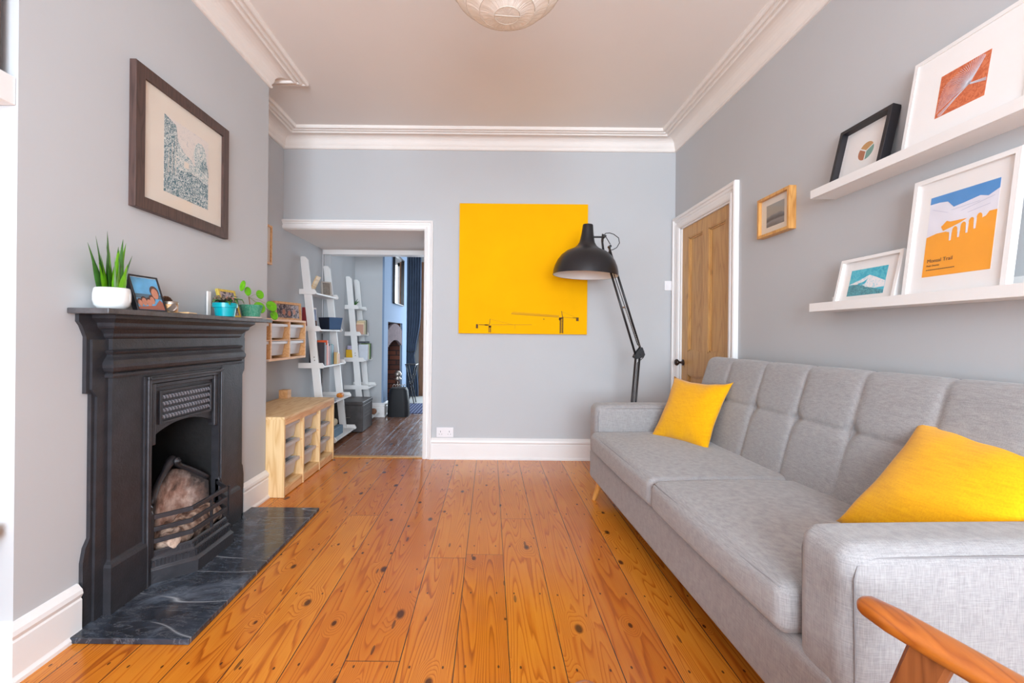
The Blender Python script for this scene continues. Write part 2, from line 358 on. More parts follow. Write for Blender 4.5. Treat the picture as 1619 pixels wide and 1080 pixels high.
# ---------------------------------------------------------------- mesh helpers
ROOTS = {}
class MB:
    def __init__(s): s.bm = bmesh.new()
    def face(s, pts):
        try: return s.bm.faces.new([s.bm.verts.new(p) for p in pts])
        except Exception: return None
    def box(s, x0, x1, y0, y1, z0, z1, bev=0.0, seg=2):
        P = [(x, y, z) for x in (x0, x1) for y in (y0, y1) for z in (z0, z1)]
        v = [s.bm.verts.new(p) for p in P]
        fs = [s.bm.faces.new([v[i] for i in q]) for q in ((0, 1, 3, 2), (4, 6, 7, 5), (0, 4, 5, 1), (2, 3, 7, 6), (0, 2, 6, 4), (1, 5, 7, 3))]
        if bev:
            es = list({e for f in fs for e in f.edges})
            bmesh.ops.bevel(s.bm, geom=es, offset=bev, segments=seg, affect='EDGES', profile=0.5)
        return s
    def obox(s, c, ax, ay, az, hx, hy, hz, bev=0.0):
        """box with free axes"""
        c = Vector(c); A = [Vector(a).normalized() * h for a, h in ((ax, hx), (ay, hy), (az, hz))]
        v = [s.bm.verts.new(c + A[0] * i + A[1] * j + A[2] * k) for i in (-1, 1) for j in (-1, 1) for k in (-1, 1)]
        fs = [s.bm.faces.new([v[i] for i in q]) for q in ((0, 1, 3, 2), (4, 6, 7, 5), (0, 4, 5, 1), (2, 3, 7, 6), (0, 2, 6, 4), (1, 5, 7, 3))]
        if bev: bmesh.ops.bevel(s.bm, geom=list({e for f in fs for e in f.edges}), offset=bev, segments=2, affect='EDGES', profile=0.5)
        return s
    def prism(s, poly, to3, d):
        """poly in 2D, to3(a,b,t) -> 3D point, extruded t = 0..d"""
        lo = [s.bm.verts.new(to3(a, b, 0.0)) for a, b in poly]; hi = [s.bm.verts.new(to3(a, b, d)) for a, b in poly]
        n = len(poly)
        s.bm.faces.new(lo[::-1]); s.bm.faces.new(hi)
        for i in range(n): s.bm.faces.new([lo[i], lo[(i + 1) % n], hi[(i + 1) % n], hi[i]])
        return s
    def rings(s, rs, close=True, cap=True):
        vs_ = [[s.bm.verts.new(p) for p in r] for r in rs]
        for a, b in zip(vs_, vs_[1:]):
            n = len(a)
            for i in range(n if close else n - 1):
                try: s.bm.faces.new([a[i], a[(i + 1) % n], b[(i + 1) % n], b[i]])
                except Exception: pass
        if cap and close:
            for r in (vs_[0][::-1], vs_[-1]):
                try: s.bm.faces.new(r)
                except Exception: pass
        return s
    def lathe(s, prof, c=(0, 0, 0), seg=32, cap=True, axis='Z', M_=None):
        rs = []
        for r, h in prof:
            ring = []
            for i in range(seg):
                a = 2 * PI * i / seg; p = Vector((r * math.cos(a), r * math.sin(a), h))
                if axis == 'X': p = Vector((h, p.x, p.y))
                elif axis == 'Y': p = Vector((p.x, h, p.y))
                if M_ is not None: p = M_ @ p
                ring.append(p + Vector(c))
            rs.append(ring)
        return s.rings(rs, True, cap)
    def tube(s, pts, r, seg=8, flat=None):
        pts = [Vector(p) for p in pts]; n = len(pts); rs = []
        rr = r if isinstance(r, (list, tuple)) else [r] * n
        up = None
        for i, p in enumerate(pts):
            d = (pts[min(i + 1, n - 1)] - pts[max(i - 1, 0)]).normalized()
            if up is None:
                up = Vector((0, 0, 1)) if abs(d.z) < 0.9 else Vector((1, 0, 0))
            sd = d.cross(up); 
            if sd.length < 1e-6: sd = d.cross(Vector((0, 1, 0)))
            sd.normalize(); up = sd.cross(d).normalized()
            k = flat if flat else 1.0
            rs.append([p + sd * math.cos(2 * PI * j / seg) * rr[i] + up * math.sin(2 * PI * j / seg) * rr[i] * k for j in range(seg)])
        return s.rings(rs)
    def belt(s, prof, xw, xf, y0, y1):
        """moulding stack round three sides of a body standing against the wall x = xw"""
        rs = [[(xw, y0 - o, z), (xf + o, y0 - o, z), (xf + o, y1 + o, z), (xw, y1 + o, z)] for o, z in prof]
        return s.rings(rs)
    def build(s, name, mat, parent=None, smooth=False, world=True, auto=None):
        bm = s.bm
        bmesh.ops.recalc_face_normals(bm, faces=bm.faces)
        if parent is not None and world:
            bm.transform(ROOTS[parent.name].inverted())
        me = bpy.data.meshes.new(name); bm.to_mesh(me); bm.free()
        me.materials.append(mat)
        if smooth:
            for p in me.polygons: p.use_smooth = True
            if auto:
                try: me.set_sharp_from_angle(angle=math.radians(auto))
                except Exception: pass
        o = bpy.data.objects.new(name, me); COL.objects.link(o)
        if parent is not None:
            o.parent = parent; ROOTS[o.name] = ROOTS[parent.name]
        return o

def tag(o, label, cat, group=None, kind=None):
    o['label'] = label; o['category'] = cat
    if group: o['group'] = group
    if kind: o['kind'] = kind
    return o
def thing(name, label, cat, loc=(0, 0, 0), rot=(0, 0, 0), group=None):
    o = bpy.data.objects.new(name, None); COL.objects.link(o); o.empty_display_size = 0.05
    o.location = loc; o.rotation_euler = rot
    ROOTS[o.name] = Matrix.Translation(loc) @ Euler(rot, 'XYZ').to_matrix().to_4x4()
    return tag(o, label, cat, group)
def solo(name, mb, mat, label, cat, group=None, smooth=False, auto=None):
    """thing of one mesh: its origin goes to the middle of its base"""
    vs_ = [v.co for v in mb.bm.verts]
    c = Vector((sum(v.x for v in vs_) / len(vs_), sum(v.y for v in vs_) / len(vs_), min(v.z for v in vs_)))
    mb.bm.transform(Matrix.Translation(-c))
    o = mb.build(name, mat, None, smooth, auto=auto); o.location = c
    ROOTS[o.name] = Matrix.Translation(c)
    return tag(o, label, cat, group)
def struct(name, mb, mat, label, cat='wall', smooth=False):
    o = mb.build(name, mat, None, smooth); o['kind'] = 'structure'; o['label'] = label; o['category'] = cat
    ROOTS[o.name] = Matrix.Identity(4)
    return o

def sweep(path, prof, closed=False):
    """path: XY points, room on the left hand side; prof: (offset into room, z)"""
    n = len(path); P = [Vector(p) for p in path]; rs = []
    for i in range(n):
        d1 = (P[i] - P[i - 1]).normalized() if i > 0 else None
        d2 = (P[i + 1] - P[i]).normalized() if i < n - 1 else None
        if d1 is None: d1 = d2
        if d2 is None: d2 = d1
        n1 = Vector((-d1.y, d1.x)); n2 = Vector((-d2.y, d2.x))
        m = (n1 + n2); m = m / (m.dot(n1)) if m.length > 1e-6 else n1
        rs.append([(P[i].x + m.x * o, P[i].y + m.y * o, z) for o, z in prof])
    mb = MB(); mb.rings(rs, True, True); return mb

def rounded(hx, hy, hz, r, crown=(0, 0, 0), n=14, k=5, wob=0.0, seed=0):
    """soft rounded block centred at origin; crown swells the faces"""
    def line(h):
        r_ = min(r, h * 0.98); L = [-h + r_ * (i / k) for i in range(k)]
        L += [-(h - r_) + 2 * (h - r_) * i / n for i in range(n + 1)]
        L += [h - r_ + r_ * ((i + 1) / k) for i in range(k)]
        return L
    H = (hx, hy, hz); bm = bmesh.new(); cache = {}
    rnd = random.Random(seed); ph = [rnd.uniform(0, 6) for _ in range(6)]
    def vert(p):
        key = tuple(round(q, 5) for q in p)
        if key in cache: return cache[key]
        q = [max(-(h - min(r, h * .98)), min(h - min(r, h * .98), c)) for c, h in zip(p, H)]
        d = Vector([a - b for a, b in zip(p, q)])
        if d.length > 1e-9: d = d.normalized() * r
        w = Vector(q) + d
        f = [max(0.0, 1 - (c / h) ** 2) for c, h in zip(p, H)]
        w.x += crown[0] * f[1] ** .6 * f[2] ** .6 * (w.x / hx); w.y += crown[1] * f[0] ** .6 * f[2] ** .6 * (w.y / hy); w.z += crown[2] * f[0] ** .6 * f[1] ** .6 * (w.z / hz)
        if wob:
            w.z += wob * math.sin(w.x * 9 + ph[0]) * math.sin(w.y * 7 + ph[1]); w.x += wob * math.sin(w.y * 8 + ph[2]) * math.sin(w.z * 11 + ph[3])
        v = bm.verts.new(w); cache[key] = v; return v
    for ax in range(3):
        a, b = [i for i in range(3) if i != ax]; LA, LB = line(H[a]), line(H[b])
        for sgn in (-1, 1):
            for i in range(len(LA) - 1):
                for j in range(len(LB) - 1):
                    q = []
                    for ii, jj in ((i, j), (i + 1, j), (i + 1, j + 1), (i, j + 1)):
                        p = [0, 0, 0]; p[ax] = sgn * H[ax]; p[a] = LA[ii]; p[b] = LB[jj]; q.append(vert(p))
                    try: bm.faces.new(q)
                    except Exception: pass
    mb = MB(); mb.bm.free(); mb.bm = bm; return mb
def shift(mb, M_):
    mb.bm.transform(M_ if isinstance(M_, Matrix) else Matrix.Translation(M_)); return mb

# ================================================================ SETTING
XL, XR, YB, ZC = -1.812, 1.602, 3.923, 2.815
CBX, CB0, CB1 = -1.46, 1.386, 2.94       # chimney breast face and its two sides
YF = -3.2
b = MB(); b.box(XL - .2, XR + .2, YF - .2, YB + 0.02, -0.05, 0.0)
struct('floor', b, M['floor'], 'orange varnished pine floorboards of the living room', 'floor')
b = MB(); b.box(XL, -0.578, YB + 0.0, YB + 0.06, 0.0, 0.008, bev=0.003)
struct('trim_1', b, M['doorpine'], 'pale wooden threshold strip across the open doorway', 'threshold')
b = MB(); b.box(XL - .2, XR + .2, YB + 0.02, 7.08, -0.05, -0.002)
struct('floor_passage', b, M['darkfloor'], 'dark floorboards with painted bluish window sheen beyond the doorway', 'floor')
b = MB(); b.box(XL - .2, XR + .2, 7.08, 8.2, -0.05, 0.0)
struct('floor_far_end', b, M['pale_floor'], 'pale floor at the far end of the next room', 'floor')
b = MB(); b.box(XL - .2, XR + .2, YF - .2, YB + .1, ZC, ZC + .1)
struct('ceiling', b, M['ceiling'], 'plain ceiling of the living room', 'ceiling')
b = MB(); b.box(XL - .2, XR + .2, 4.9, 8.2, 2.7, 2.8)
struct('ceiling_far_room', b, M['ceiling'], 'ceiling of the room beyond', 'ceiling')
b = MB(); b.box(XL - .15, XL, YF, 4.98, 0, ZC)
struct('wall_left', b, M['wall'], 'grey wall of the alcoves, running on through the doorway')
b = MB()
b.box(XL, CBX, CB0, 1.88, 0, ZC); b.box(XL, CBX, 2.356, CB1, 0, ZC); b.box(XL, CBX, 1.88, 2.356, 0.72, ZC); b.box(XL, -1.76, 1.88, 2.356, 0, .72)
struct('wall_chimney', b, M['wall'], 'grey chimney breast holding the black fireplace')
b = MB(); b.box(-0.578, XR + .15, YB, 4.9, 0, ZC); b.box(XL, -0.578, YB, 4.9, 1.994, ZC)
struct('wall_back', b, M['wall'], 'grey end wall with the yellow canvas and open doorway')
b = MB(); b.box(XL, -0.578, YB + 0.001, 4.9, 1.986, 1.994)
struct('ceiling_passage', b, M['ceiling'], 'low flat soffit over the passage in the doorway', 'ceiling')
D0, D1, DH = 3.012, 3.806, 2.0
b = MB(); b.box(XR, XR + .15, YF, D0, 0, ZC); b.box(XR, XR + .15, D1, YB, 0, ZC); b.box(XR, XR + .15, D0, D1, DH, ZC)
struct('wall_right', b, M['wall'], 'grey wall behind the sofa with picture ledges')
b = MB()
b.box(XL, -1.25, YF - .15, YF, 0, ZC); b.box(1.4, XR, YF - .15, YF, 0, ZC); b.box(-1.25, 1.4, YF - .15, YF, 0, .55); b.box(-1.25, 1.4, YF - .15, YF, 2.55, ZC)
struct('wall_front', b, M['wall'], 'grey window wall behind the viewer')
b = MB()
for x in (-1.25, -0.39, 0.47, 1.34): b.box(x, x + .06, YF - .12, YF - .04, .55, 2.55)
for z in (.55, 1.52, 2.49): b.box(-1.19, 1.34, YF - .12, YF - .04, z, z + .06)
struct('window_1', b, M['white'], 'white bay window behind the viewer', 'window')

# next room
b = MB(); b.box(XL - .1, -1.77, 4.98, 8.1, 0, 2.7)
struct('wall_far_left', b, M['wall'], 'grey left wall of the room beyond')
b = MB(); b.box(XL, -1.745, 4.9, 4.985, 0, 2.7)
struct('wall_nib', b, M['wall'], 'narrow grey wall nib at the end of the passage')
b = MB(); b.box(XL, XR, 4.86, 4.985, 1.937, 2.75)
struct('trim_2', b, M['white'], 'white lintel at the far end of the passage', 'lintel')
b = MB(); b.box(-1.77, -1.41, 5.87, 7.45, 0, 2.7)
for_blue = MB()
for_blue.box(-1.41, -1.385, 5.872, 6.10, 0, 2.7); for_blue.box(-1.41, -1.385, 7.10, 7.45, 0, 2.7); for_blue.box(-1.41, -1.385, 6.10, 7.10, 1.25, 2.7)
b.bm.free(); b = MB()
b.box(-1.77, -1.41, 5.87, 6.10, 0, 2.7); b.box(-1.77, -1.41, 7.10, 7.45, 0, 2.7); b.box(-1.77, -1.41, 6.10, 7.10, 1.25, 2.7)
struct('wall_far_chimney', b, M['wall'], 'grey side of the chimney breast in the room beyond')
struct('wall_far_chimney_front', for_blue, M['daylit_wall'], 'face of the far chimney breast with blue daylight painted in')
b = MB(); b.box(-1.77, -1.74, 6.10, 7.10, 0, 1.25)
b.box(-1.74, -1.42, 6.101, 6.115, 0, 1.25); b.box(-1.74, -1.42, 7.085, 7.099, 0, 1.25)
struct('wall_far_hearth', b, M['brick'], 'brick lining of the far fireplace')
b = MB()
for k in range(14):
    y = 6.125 + k * .069; tz = 1.235 - .10 * ((y - 6.58) / .48) ** 2
    b.box(-1.43, -1.388, y, y + .058, tz - .24, tz, bev=.004)
struct('trim_8', b, plain('purple_grey_brick', srgb(120, 104, 108), .9, var=.15, scale=30), 'arch of upright bricks over the far fireplace', 'brick arch')
b = MB(); b.box(XL, -1.15, 8.0, 8.1, 0, 2.7); b.box(0.25, XR + .15, 8.0, 8.1, 0, 2.7); b.box(-1.15, .25, 8.0, 8.1, 2.35, 2.7)
struct('wall_far_back', b, M['wall'], 'end wall of the room beyond')
b = MB()
for x in (-1.15, -0.48, 0.19): b.box(x, x + .06, 8.02, 8.08, 0, 2.35)
for z in (0.0, .95, 2.29): b.box(-1.15, .25, 8.02, 8.08, z, z + .06)
struct('window_2', b, M['white'], 'tall garden window of the room beyond', 'window')
b = MB(); b.box(XR, XR + .1, 4.9, 8.0, 0, 2.7)
struct('wall_far_right', b, M['wall'], 'right wall of the room beyond')
b = MB(); b.box(-1.25, -1.15, 7.90, 7.995, 0, 2.35, bev=.004)
struct('trim_3', b, M['brownwood'], 'brown wooden door post beside the far curtain', 'door frame')

# cornice
cprof = [(0, 2.684), (0.010, 2.684), (0.016, 2.689), (0.016, 2.697), (0.011, 2.703), (0.014, 2.712), (0.020, 2.722), (0.024, 2.733),
         (0.026, 2.745), (0.030, 2.757), (0.038, 2.768), (0.050, 2.777), (0.066, 2.783), (0.085, 2.787), (0.106, 2.789), (0.108, 2.779),
         (0.113, 2.775), (0.120, 2.776), (0.124, 2.782), (0.125, 2.792), (0.134, 2.794), (0.137, 2.786), (0.144, 2.784), (0.150, 2.787), (0.153, 2.796),
         (0.162, 2.799), (0.166, 2.791), (0.173, 2.789), (0.180, 2.792), (0.184, 2.802), (0.184, ZC), (0, ZC)]
path = [(XR, YF), (XR, YB), (XL, YB), (XL, CB1), (CBX, CB1), (CBX, CB0), (XL, CB0), (XL, YF)]
b = sweep(path, cprof); struct('trim_4', b, M['plaster'], 'moulded plaster cornice round the ceiling', 'cornice')
# baseboards
bprof = [(0, 0), (0.028, 0), (0.028, 0.012), (0.022, 0.020), (0.020, 0.024), (0.020, 0.128), (0.016, 0.134), (0.020, 0.142), (0.024, 0.150), (0.021, 0.164), (0.012, 0.174), (0.006, 0.182), (0, 0.184)]
for nm, pth, lab in (('baseboard_back', [(XR, YB), (-0.504, YB)], 'white skirting board under the yellow canvas'),
                     ('baseboard_right', [(XR, YF), (XR, 2.912)], 'white skirting board behind the sofa'),
                     ('baseboard_chimney', [(CBX, CB1 - .29), (CBX, CB1 - .292)], ''),
                     ('baseboard_left', [(CBX, 1.60), (CBX, CB0), (XL, CB0), (XL, YF)], 'white skirting board left of the fireplace'),
                     ('baseboard_alcove', [(XL, YB), (XL, CB1), (CBX, CB1), (CBX, 2.652)], 'white skirting board between fireplace and pine storage unit')):
    if not lab: continue
    struct(nm, sweep(pth, bprof), M['white'], lab, 'skirting board')
struct('baseboard_far', sweep([(-1.385, 6.10), (-1.385, 5.87), (-1.77, 5.87)], bprof), M['white'], 'white skirting round the far chimney breast', 'skirting board')

def arch(pts, prof, to3):
    """architrave: pts in the wall plane (outer edge), prof (inwards, out) mitred"""
    P = [Vector(p) for p in pts]; n = len(P); rs = []
    for i in range(n):
        d1 = (P[i] - P[i - 1]).normalized() if i else None; d2 = (P[i + 1] - P[i]).normalized() if i < n - 1 else None
        d1 = d1 or d2; d2 = d2 or d1
        n1 = Vector((d1.y, -d1.x)); n2 = Vector((d2.y, -d2.x)); m = n1 + n2; m = m / m.dot(n1)
        rs.append([to3(P[i].x + m.x * a, P[i].y + m.y * a, o) for a, o in prof])
    return MB().rings(rs)
aprof = lambda w: [(0, 0), (0, .030), (w * .10, .034), (w * .22, .030), (w * .26, .022), (w * .42, .020), (w * .46, .014), (w * .62, .014), (w * .66, .022), (w * .9, .018), (w, .012), (w, 0)]
b = arch([(XL, 2.066), (-0.504, 2.066), (-0.504, 0)], aprof(.076), lambda a, z, o: (a, YB - o, z))
struct('trim_5', b, M['white'], 'white moulded architrave round the open doorway', 'architrave')
b = arch([(3.912, 0), (3.912, 2.10), (2.912, 2.10), (2.912, 0)], [(p, q) for p, q in aprof(.10)], lambda a, z, o: (XR - o, a, z))
b.bm.free()
b = arch([(2.912, 0), (2.912, 2.10), (3.912, 2.10), (3.912, 0)], aprof(.10), lambda a, z, o: (XR - o, a, z))
struct('trim_6', b, M['white'], 'white moulded architrave round the pine door', 'architrave')
# door frame lining + leaf
b = MB(); b.box(XR, XR + .15, D0, D0 + .012, 0, DH); b.box(XR, XR + .15, D1 - .012, D1, 0, DH); b.box(XR, XR + .15, D0, D1, DH - .012, DH)
struct('trim_7', b, M['white'], 'white lining of the pine door opening', 'door lining')
b = MB(); a0, a1 = D0 + .014, D1 - .014; xf, xb = XR + .012, XR + .052
ys = [a0, 3.085, 3.335, 3.440, 3.690, a1]
b.box(xf, xb, a0, 3.10, 0.005, DH - .014); b.box(xf, xb, 3.682, a1, 0.005, DH - .014)
for z0, z1 in ((0.005, .22), (.78, .96), (1.895, DH - .014)): b.box(xf, xb, 3.10, 3.682, z0, z1)
for z0, z1 in ((.22, .78), (.96, 1.895)): b.box(xf, xb, 3.345, 3.437, z0, z1)
for y0, y1 in ((3.10, 3.345), (3.437, 3.682)):
    for z0, z1 in ((.22, .78), (.96, 1.895)):
        b.box(xf + .016, xb - .01, y0, y1, z0, z1)
        for k, (w, dpt) in enumerate(((.010, .002), (.020, .009))):
            for q in ((y0, y0 + w, z0, z1), (y1 - w, y1, z0, z1), (y0, y1, z0, z0 + w), (y0, y1, z1 - w, z1)): b.box(xf + dpt, xb, *q)
dr = struct('door_1', b, M['doorpine'], 'stripped pine panelled door behind the sofa', 'door')
b = MB(); b.lathe([(.026, 0), (.026, -.004), (.010, -.008), (.009, -.030), (.016, -.036), (.027, -.046), (.028, -.056), (.020, -.066), (.004, -.070)], (xf, 3.765, .868), 20, axis='X')
b.build('door_knob', M['bronze'], dr, smooth=True)
for z in (1.72, .25):
    b = MB(); b.lathe([(.006, 0), (.006, .10)], (xf - .006, a0 + .002, z), 10); b.box(xf - .002, xf, a0 + .002, a0 + .03, z, z + .10)
    b.build('hinge', M['brass'], dr)

# ================================================================ FIREPLACE
fp = thing('fireplace', 'black cast-iron Victorian fireplace with latticed hood and bowed grate', 'fireplace', (-1.44, 2.13, 0.022))
BF = -1.42; B0, B1 = 1.694, 2.545; I0, I1, IT = 1.852, 2.385, 0.895
b = MB()
b.belt([(0, .905), (.016, .907), (.018, .914), (.014, .921), (.010, .924), (.020, .932), (.026, .945), (.027, .957), (.021, .972), (.012, .984), (.007, .993), (.012, .997), (.016, 1.003), (.011, 1.009), (.0, 1.011), (0, 1.052), (.006, 1.056), (.010, 1.062), (.012, 1.072), (.026, 1.088), (.034, 1.093), (.038, 1.100), (.040, 1.112), (.054, 1.124), (.060, 1.128), (.060, 1.141)], -1.459, BF, B0, B1)
b.belt([(0, 0), (0, 0)], -1.459, BF, B0, B1) if False else None
b.build('frieze', M['iron'], fp)
for y0, y1 in ((B0, I0), (I1, B1)):
    b = MB()
    b.belt([(.014, .022), (.014, .195), (.010, .207), (.002, .214), (0, .220), (0, .9045)], -1.459, BF, y0, y1)
    b.build('pilaster', M['iron'], fp)
for s_ in (0, 1):
    b = MB()
    ya, yb = (1.612, B0 + .01) if not s_ else (B1 - .01, 2.648)
    o1, o2 = (ya, yb)
    def fl(y, z, t): return (-1.459 + t, y, z)
    e = 1 if not s_ else -1; base = ya if not s_ else yb
    pr = [(base - e * .006, .022), (base - e * .006, .25), (base + e * .004, .30), (base + e * .022, .33), (base + e * .022, .852), (base, .856), (base, 1.06), (base - e * .018, 1.10), (base - e * .03, 1.115), (base - e * .03, 1.141), (B0 + .01 if not s_ else B1 - .01, 1.141), (B0 + .01 if not s_ else B1 - .01, .022)]
    b.prism(pr, fl, .014)
    pr2 = [(base + e * .030, .022), (base + e * .036, .84), (base + e * .014, .87), (base + e * .014, 1.05), (B0 + .01 if not s_ else B1 - .01, 1.05), (B0 + .01 if not s_ else B1 - .01, .022)]
    b.prism(pr2, fl, .024)
    b.build('side_flange', M['iron'], fp)
# insert frame
b = MB()
for q in ((I0 - .004, I0 + .034, .022, IT - .0325), (I1 - .034, I1 + .004, .022, IT - .0325), (I0 - .004, I1 + .004, IT - .032, IT)): b.box(-1.458, BF + .008, *q)
for q in ((I0 + .006, I0 + .022, .022, IT), (I1 - .022, I1 - .006, .022, IT), (I0 + .006, I1 - .006, IT - .02, IT - .006)): b.box(-1.459, BF + .016, *q, bev=.004)
b.box(-1.458, BF - .001, I0 - .006, I1 + .006, IT + .0005, .9055)
b.build('insert_frame', M['iron'], fp)
# hood
b = MB(); H0, H1 = I0 + .034, I1 - .034
n = 16
arc = [(H0, .60), (H0 + .014, .60)] + [(H0 + .014 + (H1 - H0 - .028) * t / n, .612 + .062 * math.sin(PI * min(1, t / n * 1.0)) ** .6) for t in range(0, n + 1)] + [(H1 - .014, .60), (H1, .60)]
poly = arc + [(H1, IT - .03), (H0, IT - .03)]
b.prism(poly, lambda y, z, t: (BF - .014 - t, y, z), .024)
b.box(BF - .014, BF + .004, H0 + .004, H0 + .028, .60, .862, bev=.004); b.box(BF - .014, BF + .004, H1 - .028, H1 - .004, .60, .862, bev=.004)
b.box(BF - .014, BF + .002, H0 + .028, H1 - .028, .842, .860, bev=.003)
L0, L1, LZ0, LZ1 = 1.962, 2.300, .690, .812
for q in ((L0 - .012, L0, LZ0 - .012, LZ1 + .012), (L1, L1 + .012, LZ0 - .012, LZ1 + .012), (L0, L1, LZ0 - .012, LZ0), (L0, L1, LZ1, LZ1 + .012)): b.box(BF - .014, BF - .004, *q, bev=.002)
hood = b.build('hood', M['iron'], fp)
b = MB()
for r_ in range(4):
    for c_ in range(17):
        y = L0 + .012 + c_ * (L1 - L0 - .024) / 16; z = LZ0 + .018 + r_ * .029
        b.obox((BF - .009, y, z), (1, 0, 0), (0, 1, .7), (0, -.7, 1), .005, .0036, .0088, bev=.0015)
b.build('lattice', plain('worn_iron', srgb(140, 140, 148), .35, .3, var=.1), hood)
# firebox
b = MB()
b.face([(BF - .03, H0, .02), (-1.72, H0 + .07, .02), (-1.72, H0 + .07, .715), (BF - .03, H0, .70)])
b.face([(BF - .03, H1, .02), (-1.72, H1 - .07, .02), (-1.72, H1 - .07, .715), (BF - .03, H1, .70)])
b.face([(-1.72, H0 + .07, .02), (-1.72, H1 - .07, .02), (-1.72, H1 - .07, .715), (-1.72, H0 + .07, .715)])
b.face([(-1.72, H0 + .07, .715), (-1.72, H1 - .07, .715), (BF - .03, H1, .715), (BF - .03, H0, .715)])
b.face([(-1.72, H0 + .07, .024), (-1.72, H1 - .07, .024), (BF - .03, H1, .024), (BF - .03, H0, .024)])
bmesh.ops.solidify(b.bm, geom=list(b.bm.faces), thickness=.004)
b.build('firebox', M['iron_dark'], fp)
fbx = lambda y: -1.492 + .050 * ((y - 2.125) / .195) ** 2
fbz = lambda y: .432 - .115 * (abs(y - 2.125) / .195) ** 1.6
b = MB(); rs = []
for k in range(25):
    y = 1.932 + .386 * k / 24; zt = fbz(y); col_ = []
    for q in range(9):
        z = .10 + (zt - .10) * q / 8; col_.append((fbx(y) + .012 * (1 - q / 8), y, z))
    rs.append(col_ + [(x - .015, y_, z) for x, y_, z in col_[::-1]])
b.rings(rs); b.build('fireback', M['firebrick'], fp, smooth=True, auto=50)
b = MB(); ys_ = [1.935 + .38 * k / 16 for k in range(17)]
b.tube([(fbx(y) - .004, y, fbz(y) + .014 + .030 * math.exp(-((y - 2.125) / .035) ** 2)) for y in ys_], [.013 + .010 * math.exp(-((y - 2.125) / .03) ** 2) for y in ys_], 8)
b.lathe([(.018, 0), (.018, .010), (.009, .014), (.009, .020)], (-1.478, 2.125, .472), 16, axis='X')
b.build('fireback_rail', M['iron'], fp, smooth=True)
b = MB(); b.bm.free(); b = rounded(.062, .185, .035, .03, (0, 0, .02), n=18, wob=.0)
for v in b.bm.verts:
    v.co.z += .012 * math.sin(v.co.x * 90) * math.cos(v.co.y * 70) + .008 * math.sin(v.co.y * 130)
shift(b, Vector((-1.415, 2.125, .165)))
b.build('coal_bed', M['ash'], fp, smooth=True)
# bowed basket grate
def bow(z, o=0.0): return [(BF - .005, 1.885 - o * .3, z), (-1.318 + o, 2.002 - o * .2, z), (-1.318 + o, 2.262 + o * .2, z), (BF - .005, 2.362 + o * .3, z)]
for z in (.298, .246, .196):
    P_ = bow(z + .0); b = MB()
    for p, q in zip(P_, P_[1:]):
        p, q = Vector(p), Vector(q); d = (q - p).normalized()
        b.obox((p + q) / 2, d, (0, 0, 1), d.cross(Vector((0, 0, 1))), (q - p).length / 2 + .004, .0095, .006, bev=.002)
    b.build('grate_bar', M['iron'], fp)
for (x, y) in ((BF, 1.885), (BF, 2.362)):
    b = MB(); b.box(x - .012, x + .014, y - .011, y + .011, .13, .318, bev=.004); b.lathe([(.004, .36), (.012, .345), (.010, .330), (.014, .318)], (x, y, -.002), 10)
    b.build('grate_post', M['iron'], fp)
b = MB()
for (x, y, ang) in ((-1.322, 2.30, 0), (-1.318, 2.15, 0)):
    b.box(x - .008, x + .001, y - .006, y + .006, .15, .30); b.build('grate_upright', M['iron'], fp); b = MB()
b = MB()
prof = [(-.004, .022), (.034, .022), (.036, .075), (.030, .080), (.020, .088), (.018, .118), (.012, .122), (.006, .128), (.002, .150), (-.004, .156)]
lv = [[], []]
secs = []
for t in range(4):
    r_ = []
    for o, z in prof:
        P_ = bow(z, o)[t]; r_.append(P_)
    secs.append(r_)
b.rings(secs)
for seg_ in range(3):
    p0, p1 = Vector(bow(.1, .021)[seg_]), Vector(bow(.1, .021)[seg_ + 1]); d = (p1 - p0); L = d.length; d.normalize(); nn = d.cross(Vector((0, 0, -1)))
    if nn.x < 0: nn = -nn
    for k in range(int(L / .013)):
        c_ = p0 + d * (.008 + k * .013)
        b.obox(c_ + Vector((0, 0, .003)), d, nn, (0, 0, 1), .003, .004, .012)
        b.obox(c_ + Vector((0, 0, .036)) - nn * .014, d, nn, (0, 0, 1), .0035, .004, .007)
b.build('ash_pan_cover', M['iron'], fp)

b = MB(); b.box(-1.459, -1.314, 1.55, 2.718, 1.1415, 1.161, bev=.003)
mantel = solo('mantel_shelf', b, plain('dark_stone', srgb(78, 76, 78), .35, var=.3, scale=30, bump=.3, bscale=80), 'dark stone mantel shelf on top of the black fireplace', 'mantel shelf')
b = MB(); b.box(-1.459, -1.028, 1.552, 2.738, 0.001, 0.022, bev=.003)
solo('hearth_slab', b, M['marble'], 'polished black marble hearth slab with white veins on the floor', 'hearth')

# ================================================================ pictures
def T(text, size, to_root, x, z, y, mat, name, extrude=0.0003):
    cu = bpy.data.curves.new('lettering', 'FONT'); cu.body = text; cu.size = size; cu.extrude = extrude
    o = bpy.data.objects.new('lettering_source', cu); COL.objects.link(o)
    dg = bpy.context.evaluated_depsgraph_get(); me = bpy.data.meshes.new_from_object(o.evaluated_get(dg))
    bpy.data.objects.remove(o)
    me.transform(Matrix.Translation((x, y, z)) @ Matrix.Rotation(PI / 2, 4, 'X'))
    me.materials.clear(); me.materials.append(mat)
    p = bpy.data.objects.new(name, me); COL.objects.link(p); p.parent = to_root; return p

def poly(root, name, pts, mat, y, d=0.0004):
    """flat printed shape on a picture, local x right, z up, front = -y"""
    b = MB(); b.prism(pts, lambda a, c, t: (a, y - t, c), d)
    return b.build(name, mat, root, world=False)
def rect(x0, x1, z0, z1): return [(x0, z0), (x1, z0), (x1, z1), (x0, z1)]
def ell(cx, cz, rx, rz, n=16, a0=0): return [(cx + rx * math.cos(2 * PI * i / n + a0), cz + rz * math.sin(2 * PI * i / n + a0)) for i in range(n)]

